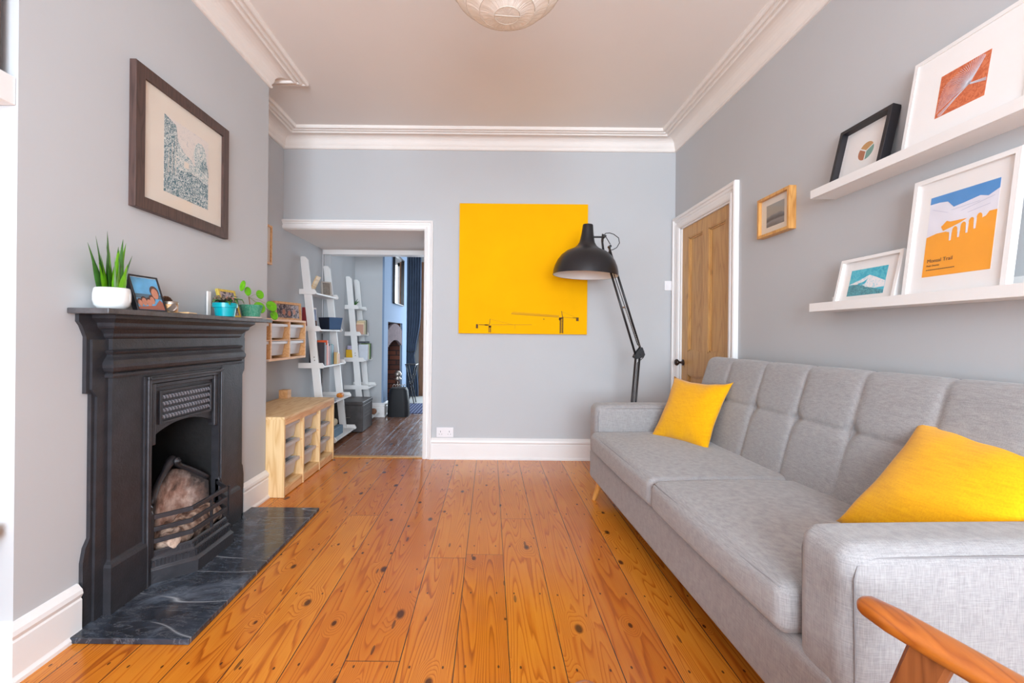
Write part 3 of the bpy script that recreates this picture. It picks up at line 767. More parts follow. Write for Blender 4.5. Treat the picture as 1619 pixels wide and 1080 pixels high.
def framed(name, label, cat, loc, rot, W, H, D, fw, fm, mm, art, group=None, inset=None, glass=True):
    """picture: frame > backing, mount; local x right, z up, origin at the middle of the bottom edge, front at y = 0"""
    r = thing(name, label, cat, loc, rot, group)
    b = MB(); w, h = W / 2, H
    O = [(-w, 0), (w, 0), (w, h), (-w, h)]; I = [(-w + fw, fw), (w - fw, fw), (w - fw, h - fw), (-w + fw, h - fw)]
    f = .0015
    for i in range(4):
        j = (i + 1) % 4; q = [O[i], O[j], I[j], I[i]]
        b.rings([[(q[0][0], D, q[0][1]), (q[0][0], f, q[0][1]), (q[0][0] * (1 - f / w), 0, q[0][1] + (f if q[0][1] == 0 else -f)), (q[3][0], 0, q[3][1]), (q[3][0], D, q[3][1])],
                 [(q[1][0], D, q[1][1]), (q[1][0], f, q[1][1]), (q[1][0] * (1 - f / w), 0, q[1][1] + (f if q[1][1] == 0 else -f)), (q[2][0], 0, q[2][1]), (q[2][0], D, q[2][1])]])
    b.build('frame', fm, r, world=False)
    ins = inset if inset is not None else min(D * .5, .012)
    b = MB(); b.box(-w + fw * .8, w - fw * .8, ins, ins + .003, fw * .8, h - fw * .8); b.build('mount', mm, r, world=False)
    if art: art(r, ins)
    if glass:
        b = MB(); b.box(-w + fw, w - fw, max(.002, ins - .006), max(.0028, ins - .0052), fw, h - fw); b.build('glass', M['glass'], r, world=False)
    return r

FACE_L, FACE_R = (0, 0, math.radians(90)), (0, 0, math.radians(-90))

# big teal print over the fireplace: world Y 1.81-2.455, Z 1.59-2.176
def art_wood(r, y):
    # inner print: x from -.17..+.16, z .125..
    x0, x1, z0, z1 = -.150, .160, .115, .455
    poly(r, 'print', rect(x0, x1, z0, z1), M['etch_light'], y, .0004)
    poly(r, 'grass', [(x0, z0), (x1, z0), (x1, z0 + .13), (.05, z0 + .155), (-.04, z0 + .14), (x0, z0 + .10)], M['etch_dark'], y - .0005)
    poly(r, 'tree', [(x0, z0 + .10), (-.09, z0 + .11), (-.035, z0 + .19), (-.06, z0 + .24), (-.075, z1 - .02), (x0, z1)], M['etch_dark'], y - .0010)
    poly(r, 'hedge', [(-.09, z0 + .12), (.08, z0 + .15), (.03, z0 + .20), (-.02, z0 + .215), (-.06, z0 + .25)], M['etch_mid'], y - .0014)
    poly(r, 'tree', ell(.095, z0 + .235, .048, .075, 14), M['etch_mid'], y - .0018)
    poly(r, 'tree', ell(.125, z0 + .17, .035, .065, 12), M['etch_dark'], y - .0022)
    poly(r, 'shrub', [(.02, z0 + .14), (.14, z0 + .12), (x1, z0 + .16), (.06, z0 + .19)], M['etch_mid'], y - .0026)
    for k in range(3): poly(r, 'trunk', rect(-.125 + k * .022, -.1228 + k * .022, z0 + .09, z0 + .20 + .03 * k), M['cream'], y - .0030)
    poly(r, 'cottage', rect(-.022, .010, z0 + .150, z0 + .178), M['cream'], y - .0030)
framed('framed_print', 'dark-framed teal woodland print hanging above the fireplace', 'picture', (-1.432, 2.132, 1.588), FACE_L, .645, .590, .027, .050, M['darkframe'], M['cream'], art_wood)

# small oak-framed seascape on the right wall
framed('framed_seascape', 'small oak box-framed misty seascape hanging beside the pine door', 'picture', (1.562, 2.507, 1.657), FACE_R, .282, .228, .039, .016, M['oakframe'], M['cream'],
       lambda r, y: poly(r, 'painting', rect(-.078, .078, .052, .176), M['seascape'], y), inset=.018)

framed('pine_picture_frame', 'pine-edged picture on the alcove wall, half hidden behind the chimney breast', 'picture', (XL + .031, 3.50, 1.635), FACE_L, .34, .315, .028, .016, M['pine_warm'], M['cream'], None, inset=.012)

# ledges: upper and lower
def ledge(z, yb, ya, label):
    r = thing('picture_ledge', label, 'shelf', (1.60, (yb + ya) / 2, z), (0, 0, 0), 'white picture ledges on the right wall')
    b = MB(); b.box(1.4972, 1.5898, ya, yb, z, z + .012); b.build('shelf_board', M['shelf_white'], r)
    b = MB(); b.box(1.484, 1.497, ya, yb, z, z + .038, bev=.001); b.build('front_lip', M['shelf_white'], r)
    b = MB(); b.box(1.590, 1.6015, ya, yb, z, z + .070, bev=.001); b.build('back_rail', M['shelf_white'], r)
ledge(1.728, 2.097, .95, 'upper white picture ledge, holding the black box frame')
ledge(1.203, 2.097, .95, 'lower white picture ledge, holding the orange viaduct poster')

def lean_rot(xb, zb, xt, zt): return (-math.atan2(xt - xb, zt - zb), 0, math.radians(-90))
# black deep box frame
def art_circle(r, y):
    c = (.012, .135); R = .036
    for a0, a1, m, nm in ((30, 150, plain('tan_print', srgb(206, 160, 104), .7), 'tan_segment'), (150, 268, plain('terracotta_print', srgb(186, 122, 88), .7), 'brown_segment'), (-92, 30, plain('sage_print', srgb(126, 170, 160), .7), 'sage_segment')):
        mid = math.radians((a0 + a1) / 2); off = (math.cos(mid) * .003, math.sin(mid) * .003)
        pts = [(c[0] + off[0], c[1] + off[1])] + [(c[0] + off[0] + R * math.cos(math.radians(a0 + (a1 - a0) * k / 10)), c[1] + off[1] + R * math.sin(math.radians(a0 + (a1 - a0) * k / 10))) for k in range(11)]
        poly(r, nm, pts, m, y)
framed('box_frame', 'deep black box frame with a three-part circle, on the upper ledge', 'picture', (1.510, 1.896, 1.7405), lean_rot(1.51, 1.745, 1.568, 2.005), .264, .272, .036, .017, M['black'], M['paper'], art_circle, inset=.026)
# big white panel with the feather leaf
def art_feather(r, y):
    x0, x1, z0, z1 = -.087, .070, .104, .252
    poly(r, 'print', rect(x0, x1, z0, z1), M['rust'], y)
    th = plain('pale_blue_line', srgb(214, 214, 224), .8); b = MB(); o = Vector((.018, .172))
    tips = [(-.078, .112), (-.074, .106), (-.066, .106), (-.083, .122), (-.082, .134), (-.082, .146), (-.081, .158), (-.080, .170), (-.078, .182), (-.076, .194), (-.072, .206), (-.064, .214), (-.055, .220), (-.045, .225), (-.034, .230), (-.023, .235), (-.012, .239), (0, .243), (.012, .247), (.024, .249), (.036, .250), (.046, .249), (.053, .245), (.056, .238)]
    full = []
    for p, q in zip(tips, tips[1:]): full += [p, ((p[0] + q[0]) / 2, (p[1] + q[1]) / 2)]
    for t in full:
        t = Vector(t); m_ = (o + t) / 2 + Vector((.004, .006)); pr = o
        for q in (m_, t):
            d = (q - pr).normalized() * .00040; nrm = Vector((-d.y, d.x))
            b.prism([tuple(pr - nrm), tuple(q - nrm), tuple(q + nrm), tuple(pr + nrm)], lambda a, c, t_: (a, y - .0008 - t_, c), .0003)
            pr = q
    for k in range(-3, 4):
        b.prism([(.018, .170 + k * .0008), (.068, .158 + k * .0016), (.068, .1588 + k * .0016), (.018, .1708 + k * .0008)], lambda a, c, t_: (a, y - .0008 - t_, c), .0003)
    b.build('leaf_drawing', th, r, world=False)
framed('white_framed_leaf_print', 'large white framed print of a pale fan leaf on rust orange', 'picture', (1.510, 1.472, 1.7405), lean_rot(1.51, 1.745, 1.567, 2.094), .400, .360, .016, .016, M['shelf_white'], M['paper'], art_feather, inset=.004, glass=False)
# poster
def art_viaduct(r, y):
    Yc = 1.481; cs = math.cos(math.atan2(.056, .49)); f = lambda Y, Z: (Yc - Y, (Z - 1.2155) / cs)
    W_ = M['paper']; lil = plain('pale_lilac_print', srgb(232, 232, 242), .8)
    poly(r, 'print_field', [f(1.592, 1.297), f(1.376, 1.298), f(1.361, 1.575), f(1.575, 1.575)][:0] or rect(-.105, .112, .083, .364), lil, y)
    X = lambda u: -.105 + .217 * u; Z_ = lambda v: .083 + .281 * v
    P_ = lambda L: [(X(u), Z_(v)) for u, v in L]
    poly(r, 'sky', P_([(0, .915), (.15, .915), (.28, .90), (.38, .815), (.55, .835), (.75, .865), (.86, .835), (1, .89), (1, 1), (0, 1)]), M['blue'], y - .0005)
    poly(r, 'land', P_([(0, 0), (1, 0), (1, .655), (.90, .655), (.86, .61), (.80, .595), (.70, .555), (.60, .525), (.50, .495), (.38, .505), (.30, .53), (.16, .53), (0, .50)]), M['orange'], y - .0005)
    poly(r, 'hill', P_([(.22, .60), (.30, .66), (.36, .64), (.60, .635), (.50, .60), (.40, .575), (.26, .545)]), M['orange'], y - .0009)
    for k, (u, v) in enumerate(((.44, .49), (.56, .52), (.67, .55), (.775, .58))):
        poly(r, 'arch_opening', P_([(u - .038, v - .05), (u + .038, v - .03)] + [(u + .038 * math.cos(PI * q / 8), v + .035 + .045 * math.sin(PI * q / 8)) for q in range(9)]), M['orange'], y - .0009)
    for k, (u, v) in enumerate(((.38, .50), (.50, .52), (.615, .55), (.722, .58))):
        poly(r, 'pier', P_([(u - .018, v + .03), (u + .020, v + .03), (u + .016, v - .09), (u - .010, v - .09)]), lil, y - .0013)
    st = plain('grey_rooftop_line', srgb(190, 194, 214), .8); b = MB()
    for u0, v0, u1, v1 in ((.05, .84, .3, .76), (.35, .78, .75, .80), (.5, .74, .95, .82), (.6, .70, .9, .74)):
        b.prism(P_([(u0, v0), (u1, v1), (u1, v1 + .004), (u0, v0 + .004)]), lambda a, c, t: (a, y - .0008 - t, c), .0003)
    b.build('hill_line', st, r, world=False)
    dk = plain('brown_ink_lettering', srgb(120, 84, 46), .8)
    T('Monsal Trail', .0175, r, X(.06), Z_(.175), y - .0016, dk, 'title_lettering')
    T('Peak District', .0085, r, X(.06), Z_(.125), y - .0016, dk, 'subtitle_lettering')
    b = MB()
    for k in range(14): b.prism(P_([(.06 + k * .032, .078), (.085 + k * .032, .078), (.085 + k * .032, .088), (.06 + k * .032, .088)]), lambda a, c, t: (a, y - .0014 - t, c), .0003)
    b.build('small_print', dk, r, world=False)
framed('viaduct_poster', 'tall white-framed orange and blue poster of a viaduct on the lower ledge', 'picture', (1.499, 1.481, 1.2155), lean_rot(1.50, 1.21, 1.556, 1.70), .336, .438, .020, .017, M['shelf_white'], M['paper'], art_viaduct, inset=.010)
# small white wave print
def art_wave(r, y):
    x0, x1, z0, z1 = -.095, .082, .048, .160
    X = lambda u: x0 + (x1 - x0) * u; Z_ = lambda v: z0 + (z1 - z0) * v; P_ = lambda L: [(X(u), Z_(v)) for u, v in L]
    poly(r, 'sky', rect(x0, x1, z0, z1), M['sea_light'], y)
    poly(r, 'sea', P_([(0, 0), (1, 0), (1, .12), (.62, .26), (.35, .40), (.15, .43), (0, .40)]), M['sea_dark'], y - .0005)
    poly(r, 'foam', P_([(0, .44), (.3, .58), (.55, .74), (.75, .62), (.95, .48), (1, .46), (1, .24), (.75, .22), (.5, .30), (.35, .42), (.15, .43)]), M['foam'], y - .0009)
    poly(r, 'wave_face', P_([(.28, .46), (.42, .50), (.52, .60), (.48, .44), (.36, .36), (.26, .42)]), M['sea_light'], y - .0013)
    b = MB()
    for u, v in ((.55, .9), (.68, .85), (.74, .92), (.82, .8), (.86, .88), (.9, .74), (.3, .84)):
        b.prism(P_([(u, v), (u + .03, v + .03), (u + .06, v), (u + .03, v + .015)]), lambda a, c, t: (a, y - .0005 - t, c), .0003); b.build('bird', M['sea_dark'], r, world=False); b = MB()
framed('wave_print', 'small white-framed turquoise wave print at the far end of the lower ledge', 'picture', (1.500, 1.832, 1.2155), lean_rot(1.50, 1.21, 1.543, 1.415), .300, .210, .028, .014, M['shelf_white'], M['paper'], art_wave, inset=.014)

# yellow canvas with cranes
r = thing('canvas_painting', 'large square yellow canvas with two tower cranes on the end wall', 'painting', (.282, 3.885, 1.093))
b = MB(); b.box(-.556, .553, 0, .036, 0, 1.124, bev=.002); b.build('canvas', M['canvas'], r, world=False)
u2x = lambda u: (u - 827) / 181.5 * .991; v2z = lambda v: (527 - v + (-.0098 * 0)) / 181.5 * .991
def strip(b, u0, v0, u1, v1, w):
    p, q = Vector((u2x(u0), v2z(v0))), Vector((u2x(u1), v2z(v1))); d = (q - p).normalized() * (w / 2); n_ = Vector((-d.y, d.x))
    b.prism([tuple(p - n_), tuple(q - n_), tuple(q + n_), tuple(p + n_)], lambda a, c, t: (a, -.0006 - t, c), .0006)
cr = lambda x, y: (720 + x / 7.71, 470 + y / 7.71)
b = MB()
# right crane
for x in (1277, 1312): strip(b, *cr(x, 240), *cr(x, 428), .006)
for k in range(12): strip(b, *cr(1277, 245 + k * 15), *cr(1312, 258 + k * 15), .004); strip(b, *cr(1312, 245 + k * 15), *cr(1277, 258 + k * 15), .003)
strip(b, *cr(1262, 245), *cr(1316, 235), .012); strip(b, *cr(1262, 262), *cr(1285, 250), .014); strip(b, *cr(1292, 155), *cr(1308, 235), .005)
b.build('crane_mast', M['crane'], r, world=False); b = MB(); strip(b, *cr(1487, 232), *cr(1487, 276), .022); strip(b, *cr(1430, 236), *cr(1482, 240), .004); b.build('counterweight', M['crane'], r, world=False); b = MB()
if 0: strip(b, 0, 0, 1, 1, 1)
# left crane
for x in (410, 432): strip(b, *cr(x, 340), *cr(x, 425), .005)
for k in range(5): strip(b, *cr(410, 345 + k * 16), *cr(432, 358 + k * 16), .004)
strip(b, *cr(408, 352), *cr(438, 352), .016); strip(b, *cr(265, 325), *cr(265, 376), .018); strip(b, *cr(285, 332), *cr(410, 334), .005); strip(b, *cr(360, 333), *cr(400, 335), .010)
strip(b, *cr(425, 258), *cr(415, 335), .004); b.build('crane_mast', M['crane'], r, world=False); b = MB(); strip(b, *cr(1078, 250), *cr(1078, 262), .008)
b.build('crane_hook', M['crane'], r, world=False)
b = MB()
strip(b, *cr(680, 198), *cr(1265, 232), .003); strip(b, *cr(700, 172), *cr(1262, 212), .002)
for k in range(38):
    x = 684 + k * 15.2; y0 = 198 + k * .9; strip(b, *cr(x, y0), *cr(x + 9, y0 - 20), .0028); strip(b, *cr(x + 9, y0 - 20), *cr(x + 15, y0), .0018)
strip(b, *cr(1312, 232), *cr(1480, 242), .003); strip(b, *cr(1300, 165), *cr(1480, 236), .0015); strip(b, *cr(440, 332), *cr(935, 326), .003); strip(b, *cr(425, 262), *cr(700, 326), .0015); strip(b, *cr(727, 326), *cr(727, 380), .002)
b.build('crane_jib', M['crane_light'], r, world=False)

# ================================================================ switch and socket
r = thing('light_switch', 'white double light switch on the end wall beside the pine door', 'light switch', (1.553, YB - .001, 1.483))
b = MB(); b.box(-.041, .041, -.009, 0, 0, .083, bev=.002); b.build('switch_plate', M['socket'], r, world=False)
for x in (-.013, .013):
    b = MB(); b.obox((x, -.011, .042), (1, 0, 0), (0, 1, .08), (0, -.08, 1), .010, .002, .015, bev=.0008); b.build('rocker', M['socket'], r, world=False)
r = thing('wall_socket', 'white double wall socket low beside the open doorway', 'socket', (-.385, YB - .001, .190))
b = MB(); b.box(-.073, .073, -.010, 0, 0, .084, bev=.002); b.build('face_plate', M['socket'], r, world=False)
for x in (-.038, .038):
    for q in ((x - .002, x + .002, .042, .056), (x - .014, x - .008, .024, .028), (x + .008, x + .014, .024, .028)):
        b = MB(); b.box(q[0], q[1], -.0106, -.0098, q[2], q[3]); b.build('pin_hole', M['black'], r, world=False)
for x in (-.010, .010):
    b = MB(); b.box(x - .005, x + .005, -.0125, -.0098, .052, .066, bev=.0008); b.build('rocker', M['socket'], r, world=False)

# ================================================================ SOFA (local: x back, y along, origin front centre)
sofa = thing('sofa', 'long light grey upholstered three-seater sofa along the right wall', 'sofa', (.702, 2.03, 0), (0, 0, math.radians(2.3)))
L = lambda mb, nm, mat, par=sofa, **k: mb.build(nm, mat, par, world=False, **k)
b = rounded(.400, 1.045, .105, .035, (0, 0, 0), n=10); shift(b, Vector((.422, 0, .225))); L(b, 'base', M['sofa'], smooth=True)
for sg in (-1, 1):
    b = rounded(.404, .081, .262, .042, (.004, .006, .004), n=12, k=6)
    for v in b.bm.verts:
        v.co.x += max(0, -v.co.z) * .04 * (1 if v.co.x < 0 else 0)      # front edge slopes in towards the foot
    shift(b, Vector((.434, sg * .986, .367))); arm = L(b, 'armrest', M['sofa'], smooth=True)
    for yy in (sg * .986 - .052, sg * .986 + .052):
        b = MB(); o_ = .0085 if (yy - sg * .986) * sg > 0 else .006
        e = 1 if yy > sg * .986 else -1; ye = sg * .986 + e * .0765
        pts = [(.05, ye, .618), (.75, ye, .618)]
        b.tube([(.055, ye - e * .006, .14), (.048, ye, .40), (.045, ye, .56), (.052, ye, .588), (.070, ye, .602), (.10, ye, .606), (.30, ye + e * .004, .609), (.60, ye + e * .004, .609), (.80, ye, .604)], .0018, 6)
        L(b, 'arm_seam', M['seam'], arm, smooth=True)
# seat cushions
for y0, y1, sd in ((-.903, -.072, 1), (-.068, .903, 2)):
    b = rounded(.335, (y1 - y0) / 2, .066, .034, (.012, .0, .018), n=22, k=5, wob=.002, seed=sd)
    shift(b, Vector((.330, (y0 + y1) / 2, .393))); cu = L(b, 'seat_cushion', M['sofa'], smooth=True)
    for z, xo in ((.446, .003), (.340, .004)):
        b = MB(); pts = []
        for k in range(25):
            t = k / 24; y = y0 + .02 + (y1 - y0 - .04) * t; bulge = .012 * (max(0, 1 - (2 * t - 1) ** 2)) ** .6 * .55
            pts.append((xo - bulge + .004, y, z))
        b.tube(pts, .0022, 6); L(b, 'piping', M['seam'], cu, smooth=True)
# backrest with stitched panels
def back_mesh():
    ya, yb = -.905, .905; ncol = 6; NY = 200
    seams = [ya + (yb - ya) * k / ncol for k in range(ncol + 1)]
    # profile: param points front bottom -> front top -> crest -> rear
    prof = []
    for k in range(61):
        t = k / 60; z = .42 + t * (.905 - .42); prof.append((.625 + .135 * t ** 1.1, z, 'f', t))
    cx, cz, R = .797, .905, .039
    for k in range(1, 13):
        a = PI - PI * k / 12; prof.append((cx + R * math.cos(a), cz + R * 1.15 * math.sin(a), 'c', k / 12))
    prof += [(.837, .80, 'r', 0), (.838, .60, 'r', 0), (.838, .42, 'r', 0)]
    rs = []
    for j in range(NY + 1):
        y = ya + (yb - ya) * j / NY
        d = min(abs(y - s_) for s_ in seams[1:-1]); w = (yb - ya) / ncol / 2
        pv = 1 - math.exp(-d / .014); puff = pv * (.75 + .25 * math.cos(min(1, (w - d) / w) * PI / 2))
        e = min(y - ya, yb - y); endf = 1 - math.exp(-e / .018)
        ring = []
        for x, z, kd, t in prof:
            if kd == 'f':
                hz = abs(z - .715); ph = 1 - math.exp(-hz / .014)
                amt =   .021 * (.35 + .65 * min(puff, 1)) * (.25 + .75 * ph) - .016 * math.exp(-(d / .03) ** 2 - (hz / .03) ** 2)
                ring.append((x - amt * endf + (1 - endf) * .03, y, z))
            elif kd == 'c':
                k_ = (1 - t)
                amt =   .021 * (.35 + .65 * puff) * max(0, 1 - t * 1.6); up = .006 * puff * math.sin(PI * t)
                ring.append((x - amt * endf * .75 + (1 - endf) * .02, y, z + up * endf - (1 - endf) * .025))
            else: ring.append((x, y, z))
        rs.append(ring)
    return MB().rings(rs)
b = back_mesh(); bk_ = L(b, 'backrest', M['sofa'], smooth=True, auto=60)
b = MB()
for k in range(1, 6):
    y = -.905 + 1.81 * k / 6; pts = []
    for t in (0, .1, .2, .3, .4, .5, .6, .7, .8, .9, 1.0): pts.append((.624 + .135 * t ** 1.1 - .0015, y, .42 + .485 * t))
    pts += [(.763, y, .927), (.775, y, .943), (.80, y, .952), (.825, y, .945)]
    b.tube(pts, .0010, 6); L(b, 'back_seam', M['seam'], bk_, smooth=True); b = MB()
for x, y in ((.03, .94), (.79, .94), (.03, -.94), (.79, -.94)):
    sx = -1 if x < .4 else 1; sy = 1 if y > 0 else -1; b = MB()
    b.tube([(x + .035 * (-sx) + (.0), y - sy * .03, .135), (x + .0, y, 0.001)], [.023, .013], 14)
    L(b, 'leg', M['beech'], smooth=True, auto=50)

# scatter cushions
def pillow(label, c, a, up, hw, hh, th, seed):
    hw *= 1.04; hh *= 1.04
    a = Vector(a).normalized(); up = Vector(up); up = (up - a * up.dot(a)).normalized(); n_ = a.cross(up)
    rnd = random.Random(seed); N = 26
    b = MB(); g = {}
    ph = [rnd.uniform(0, 6.28) for _ in range(6)]
    for sd in (1, -1):
        for i in range(N + 1):
            for j in range(N + 1):
                u, v = 2 * i / N - 1, 2 * j / N - 1
                edge = i in (0, N) or j in (0, N)
                if sd == -1 and edge: g[(sd, i, j)] = g[(1, i, j)]; continue
                px = u * (1 - .12 * (1 - v * v) ** .8) * (1 + .03 * u * u * v * v); py = v * (1 - .12 * (1 - u * u) ** .8) * (1 + .03 * u * u * v * v)
                t = ((1 - u ** 4) * (1 - v ** 4)) ** .5 * (.72 + .28 * (1 - u * u) * (1 - v * v))
                wr = .004 * math.sin(u * 7 + ph[0] + v * 3) * math.sin(v * 6 + ph[1]) * (abs(u) + abs(v)) * .5 + .003 * math.sin(11 * u + ph[2]) * (1 - t)
                p = a * (px * hw) + up * (py * hh) + n_ * (sd * (t * th) + wr)
                g[(sd, i, j)] = b.bm.verts.new(p)
        for i in range(N):
            for j in range(N):
                try: b.bm.faces.new([g[(sd, i, j)], g[(sd, i + 1, j)], g[(sd, i + 1, j + 1)], g[(sd, i, j + 1)]])
                except Exception: pass
    shift(b, Vector(c))
    return solo('cushion', b, M['yellow'], label, 'cushion', 'yellow scatter cushions on the sofa', smooth=True)
pillow('yellow scatter cushion leaning in the far corner of the sofa', (1.200, 2.70, .632), (.16, -.33, 0), (.17, .09, .36), .198, .205, .062, 3)
pillow('yellow scatter cushion at the near end of the sofa, beside the near armrest', (1.345, 1.315, .630), (.06, -.40, -.02), (.30, 0, .32), .195, .225, .066, 5)

# ================================================================ teak armchair (only the front of one arm is in the frame)
ch = thing('armchair', 'teak armchair arm in front of the near sofa arm, at the bottom right', 'armchair', (.47, .45, 0))
fd = Vector((-.35, .937, 0)).normalized(); lf = Vector((-fd.y, fd.x, 0))       # facing, and towards its other arm
def arm_pts(o):
    base = Vector((.722, .855, .573)) + lf * o
    pts = []; rad = []
    for k in range(15):
        t = k / 14; s_ = t * .58
        p = base - fd * s_ + Vector((0, 0, .003 * math.sin(t * PI) - .10 * s_)) - lf * (.03 * math.sin(t * PI * .9)) * 0
        pts.append(p); w = .022 + .010 * min(1, (s_ / .05)) ** .5
        rad.append(w)
    pts.insert(0, base + fd * .009); rad.insert(0, .017); pts.insert(0, base + fd * .014); rad.insert(0, .009)
    return pts, rad
for o in (0, .625):
    pts, rad = arm_pts(o); b = MB(); rs = []
    for i, p in enumerate(pts):
        r_ = rad[i]; h = min(.0195, r_ * .8)
        ring = []
        for j in range(20):
            a_ = 2 * PI * j / 20; cx_, sz_ = math.cos(a_), math.sin(a_)
            ring.append(p + lf * (abs(cx_) ** .75 * math.copysign(1, cx_) * r_) + Vector((0, 0, abs(sz_) ** .75 * math.copysign(1, sz_) * h)))
        rs.append(ring)
    b.rings(rs); b.build('arm', M['teak'], ch, smooth=True)
    base = Vector((.722, .855, .56)) + lf * o
    for s0, lean_, top in ((.098, .17, .552), (.50, -.10, .52)):
        b = MB(); rs = []
        for k in range(9):
            t = k / 8; z = top * (1 - t); p = base - fd * (s0 - lean_ * t); p.z = z
            wd = .031 - .012 * t
            rs.append([p + fd * wd * i_ + lf * .013 * j_ for i_, j_ in ((-1, -.6), (-.8, -1), (.8, -1), (1, -.6), (1, .6), (.8, 1), (-.8, 1), (-1, .6))])
        b.rings(rs); b.build('leg', M['teak_dark'], ch, smooth=True, auto=40)
c0 = Vector((.722, .855, 0)) + lf * .3125
b = MB(); b.obox(c0 - fd * .13 + Vector((0, 0, .33)), lf, fd, (0, 0, 1), .300, .011, .025, bev=.003); b.obox(c0 - fd * .54 + Vector((0, 0, .27)), lf, fd, (0, 0, 1), .300, .011, .025, bev=.003)
for o in (.03, .595): b.obox(Vector((.722, .855, .30)) + lf * o - fd * .335, fd, lf, (0, 0, 1), .20, .010, .022, bev=.003)
b.build('seat_rail', M['teak_dark'], ch)
b = rounded(.27, .27, .055, .03, (0, 0, .012), n=8); R_ = Matrix((( lf.x, fd.x, 0), (lf.y, fd.y, 0), (0, 0, 1))).to_4x4(); b.bm.transform(R_); shift(b, c0 - fd * .31 + Vector((0, 0, .38)))
b.build('seat_cushion', plain('charcoal_fabric', srgb(70, 72, 78), .9), ch, smooth=True)

# ================================================================ floor lamp
YL = 3.40
lp = thing('floor_lamp', 'tall black articulated floor lamp standing behind the far sofa arm', 'lamp', (1.05, YL, 0))
b = MB(); b.lathe([(.005, .0), (.135, .0), (.140, .006), (.138, .016), (.06, .028), (.02, .034), (.018, .07), (.005, .07)], (1.045, YL, 0.001), 40); b.build('base', M['blackmetal'], lp, smooth=True, auto=40)
b = MB(); b.tube([(1.028, YL - .012, .05), (1.097, YL - .012, .935)], .0085, 8); b.tube([(1.066, YL + .012, .05), (1.136, YL + .012, .955)], .0085, 8)
b.box(1.02, 1.08, YL - .02, YL + .02, .045, .075, bev=.003)
b.build('lower_arm', M['blackmetal'], lp, smooth=True)
b = MB(); b.tube([(1.097, YL - .012, .935), (.872, YL - .012, 1.66)], .0085, 8); b.tube([(1.140, YL + .012, .985), (.893, YL + .012, 1.757)], .0085, 8)
b.build('upper_arm', M['blackmetal'], lp, smooth=True)
b = MB(); b.prism([(1.080, .925), (1.10, .91), (1.155, .925), (1.165, .945), (1.145, 1.0), (1.13, 1.0), (1.095, .955)], lambda x, z, t: (x, YL - .020 + t, z), .004)
b.prism([(1.080, .925), (1.10, .91), (1.155, .925), (1.165, .945), (1.145, 1.0), (1.13, 1.0), (1.095, .955)], lambda x, z, t: (x, YL + .018 + t, z), .004)
for x, z in ((1.097, .935), (1.140, .985), (1.136, .945)): b.lathe([(.009, -.028), (.009, .028)], (x, YL, z), 12, axis='Y')
b.build('elbow_joint', M['blackmetal'], lp)
b = MB()
for k in range(3):
    x0_, z0_ = 1.105 + .006 * k, 1.02; pts = []
    for i in range(90):
        t = i / 89; a_ = t * 2 * PI * 22
        pts.append((1.125 - .115 * t + .004 * math.cos(a_) + .005 * k, YL + (k - 1) * .014 + .004 * math.sin(a_), 1.0 + .30 * t))
    b.tube(pts, .0013, 4)
b.lathe([(.007, -.03), (.007, .03)], (1.008, YL, 1.30), 10, axis='Y')
b.build('spring', M['steel'], lp, smooth=True)
b = MB(); cpts = [(.84, 1.835), (.87, 1.862), (.90, 1.865), (.93, 1.856), (.968, 1.828), (.975, 1.79), (.955, 1.755), (.925, 1.738), (.90, 1.735), (.885, 1.70)]
b.tube([(x, YL + .02, z) for x, z in cpts], .0032, 6); b.tube([(.885, YL + .022, 1.70), (1.02, YL + .022, 1.31), (1.12, YL + .024, 1.02), (1.17, YL + .024, .97), (1.165, YL + .024, .92), (1.12, YL + .022, .88), (1.07, YL + .02, .30), (1.05, YL + .02, .06)], .003, 6)
b.build('flex', M['cable'], lp, smooth=True)
b = MB(); b.tube([(.765, YL, 1.829), (.86, YL, 1.829)], .007, 8)
b.tube([(.838, YL - .012, 1.85), (.832, YL - .012, 1.80), (.84, YL - .012, 1.73), (.865, YL - .012, 1.69), (.89, YL - .012, 1.70), (.897, YL - .012, 1.757)], .005, 6)
b.tube([(.852, YL + .012, 1.852), (.846, YL + .012, 1.79), (.855, YL + .012, 1.73), (.872, YL + .012, 1.70)], .005, 6)
b.tube([(.86, YL, 1.84), (.885, YL, 1.80), (.90, YL, 1.775)], .003, 6)
for x, z in ((.855, 1.832), (.895, 1.757), (.872, 1.665)): b.lathe([(.010, -.024), (.010, .024)], (x, YL, z), 12, axis='Y')
b.build('head_joint', M['blackmetal'], lp, smooth=True, auto=50)
sp = [(.036, .385), (.0385, .380), (.041, .355), (.046, .31), (.052, .275), (.058, .250), (.072, .226), (.092, .208), (.112, .197), (.150, .180), (.186, .150), (.213, .112), (.231, .070), (.240, .035), (.243, .008), (.244, 0)]
Rt = Matrix.Rotation(math.radians(2.6), 3, 'Y')
b = MB(); b.lathe([(.001, .386)] + sp + [(.2405, .001)], (.713, YL, 1.537), 64, cap=False, M_=Rt); sh = b.build('lamp_shade', M['blackmetal'], lp, smooth=True, auto=50)
b = MB(); b.lathe([(r_ - .0035, z) for r_, z in sp if z < .24][::-1] + [(.001, 0)] if False else [(.2405, .001), (.237, .035), (.227, .070), (.209, .111), (.182, .147), (.147, .176), (.110, .193), (.06, .205), (.001, .21)], (.713, YL, 1.537), 64, cap=False, M_=Rt)
b.build('shade_lining', M['shelf_white'], sh, smooth=True)
b = MB(); b.lathe([(.001, .05), (.018, .055), (.030, .075), (.033, .10), (.028, .125), (.016, .15), (.013, .20), (.001, .21)], (.713, YL, 1.545), 20); b.build('bulb', M['pot_white'], lp, smooth=True)

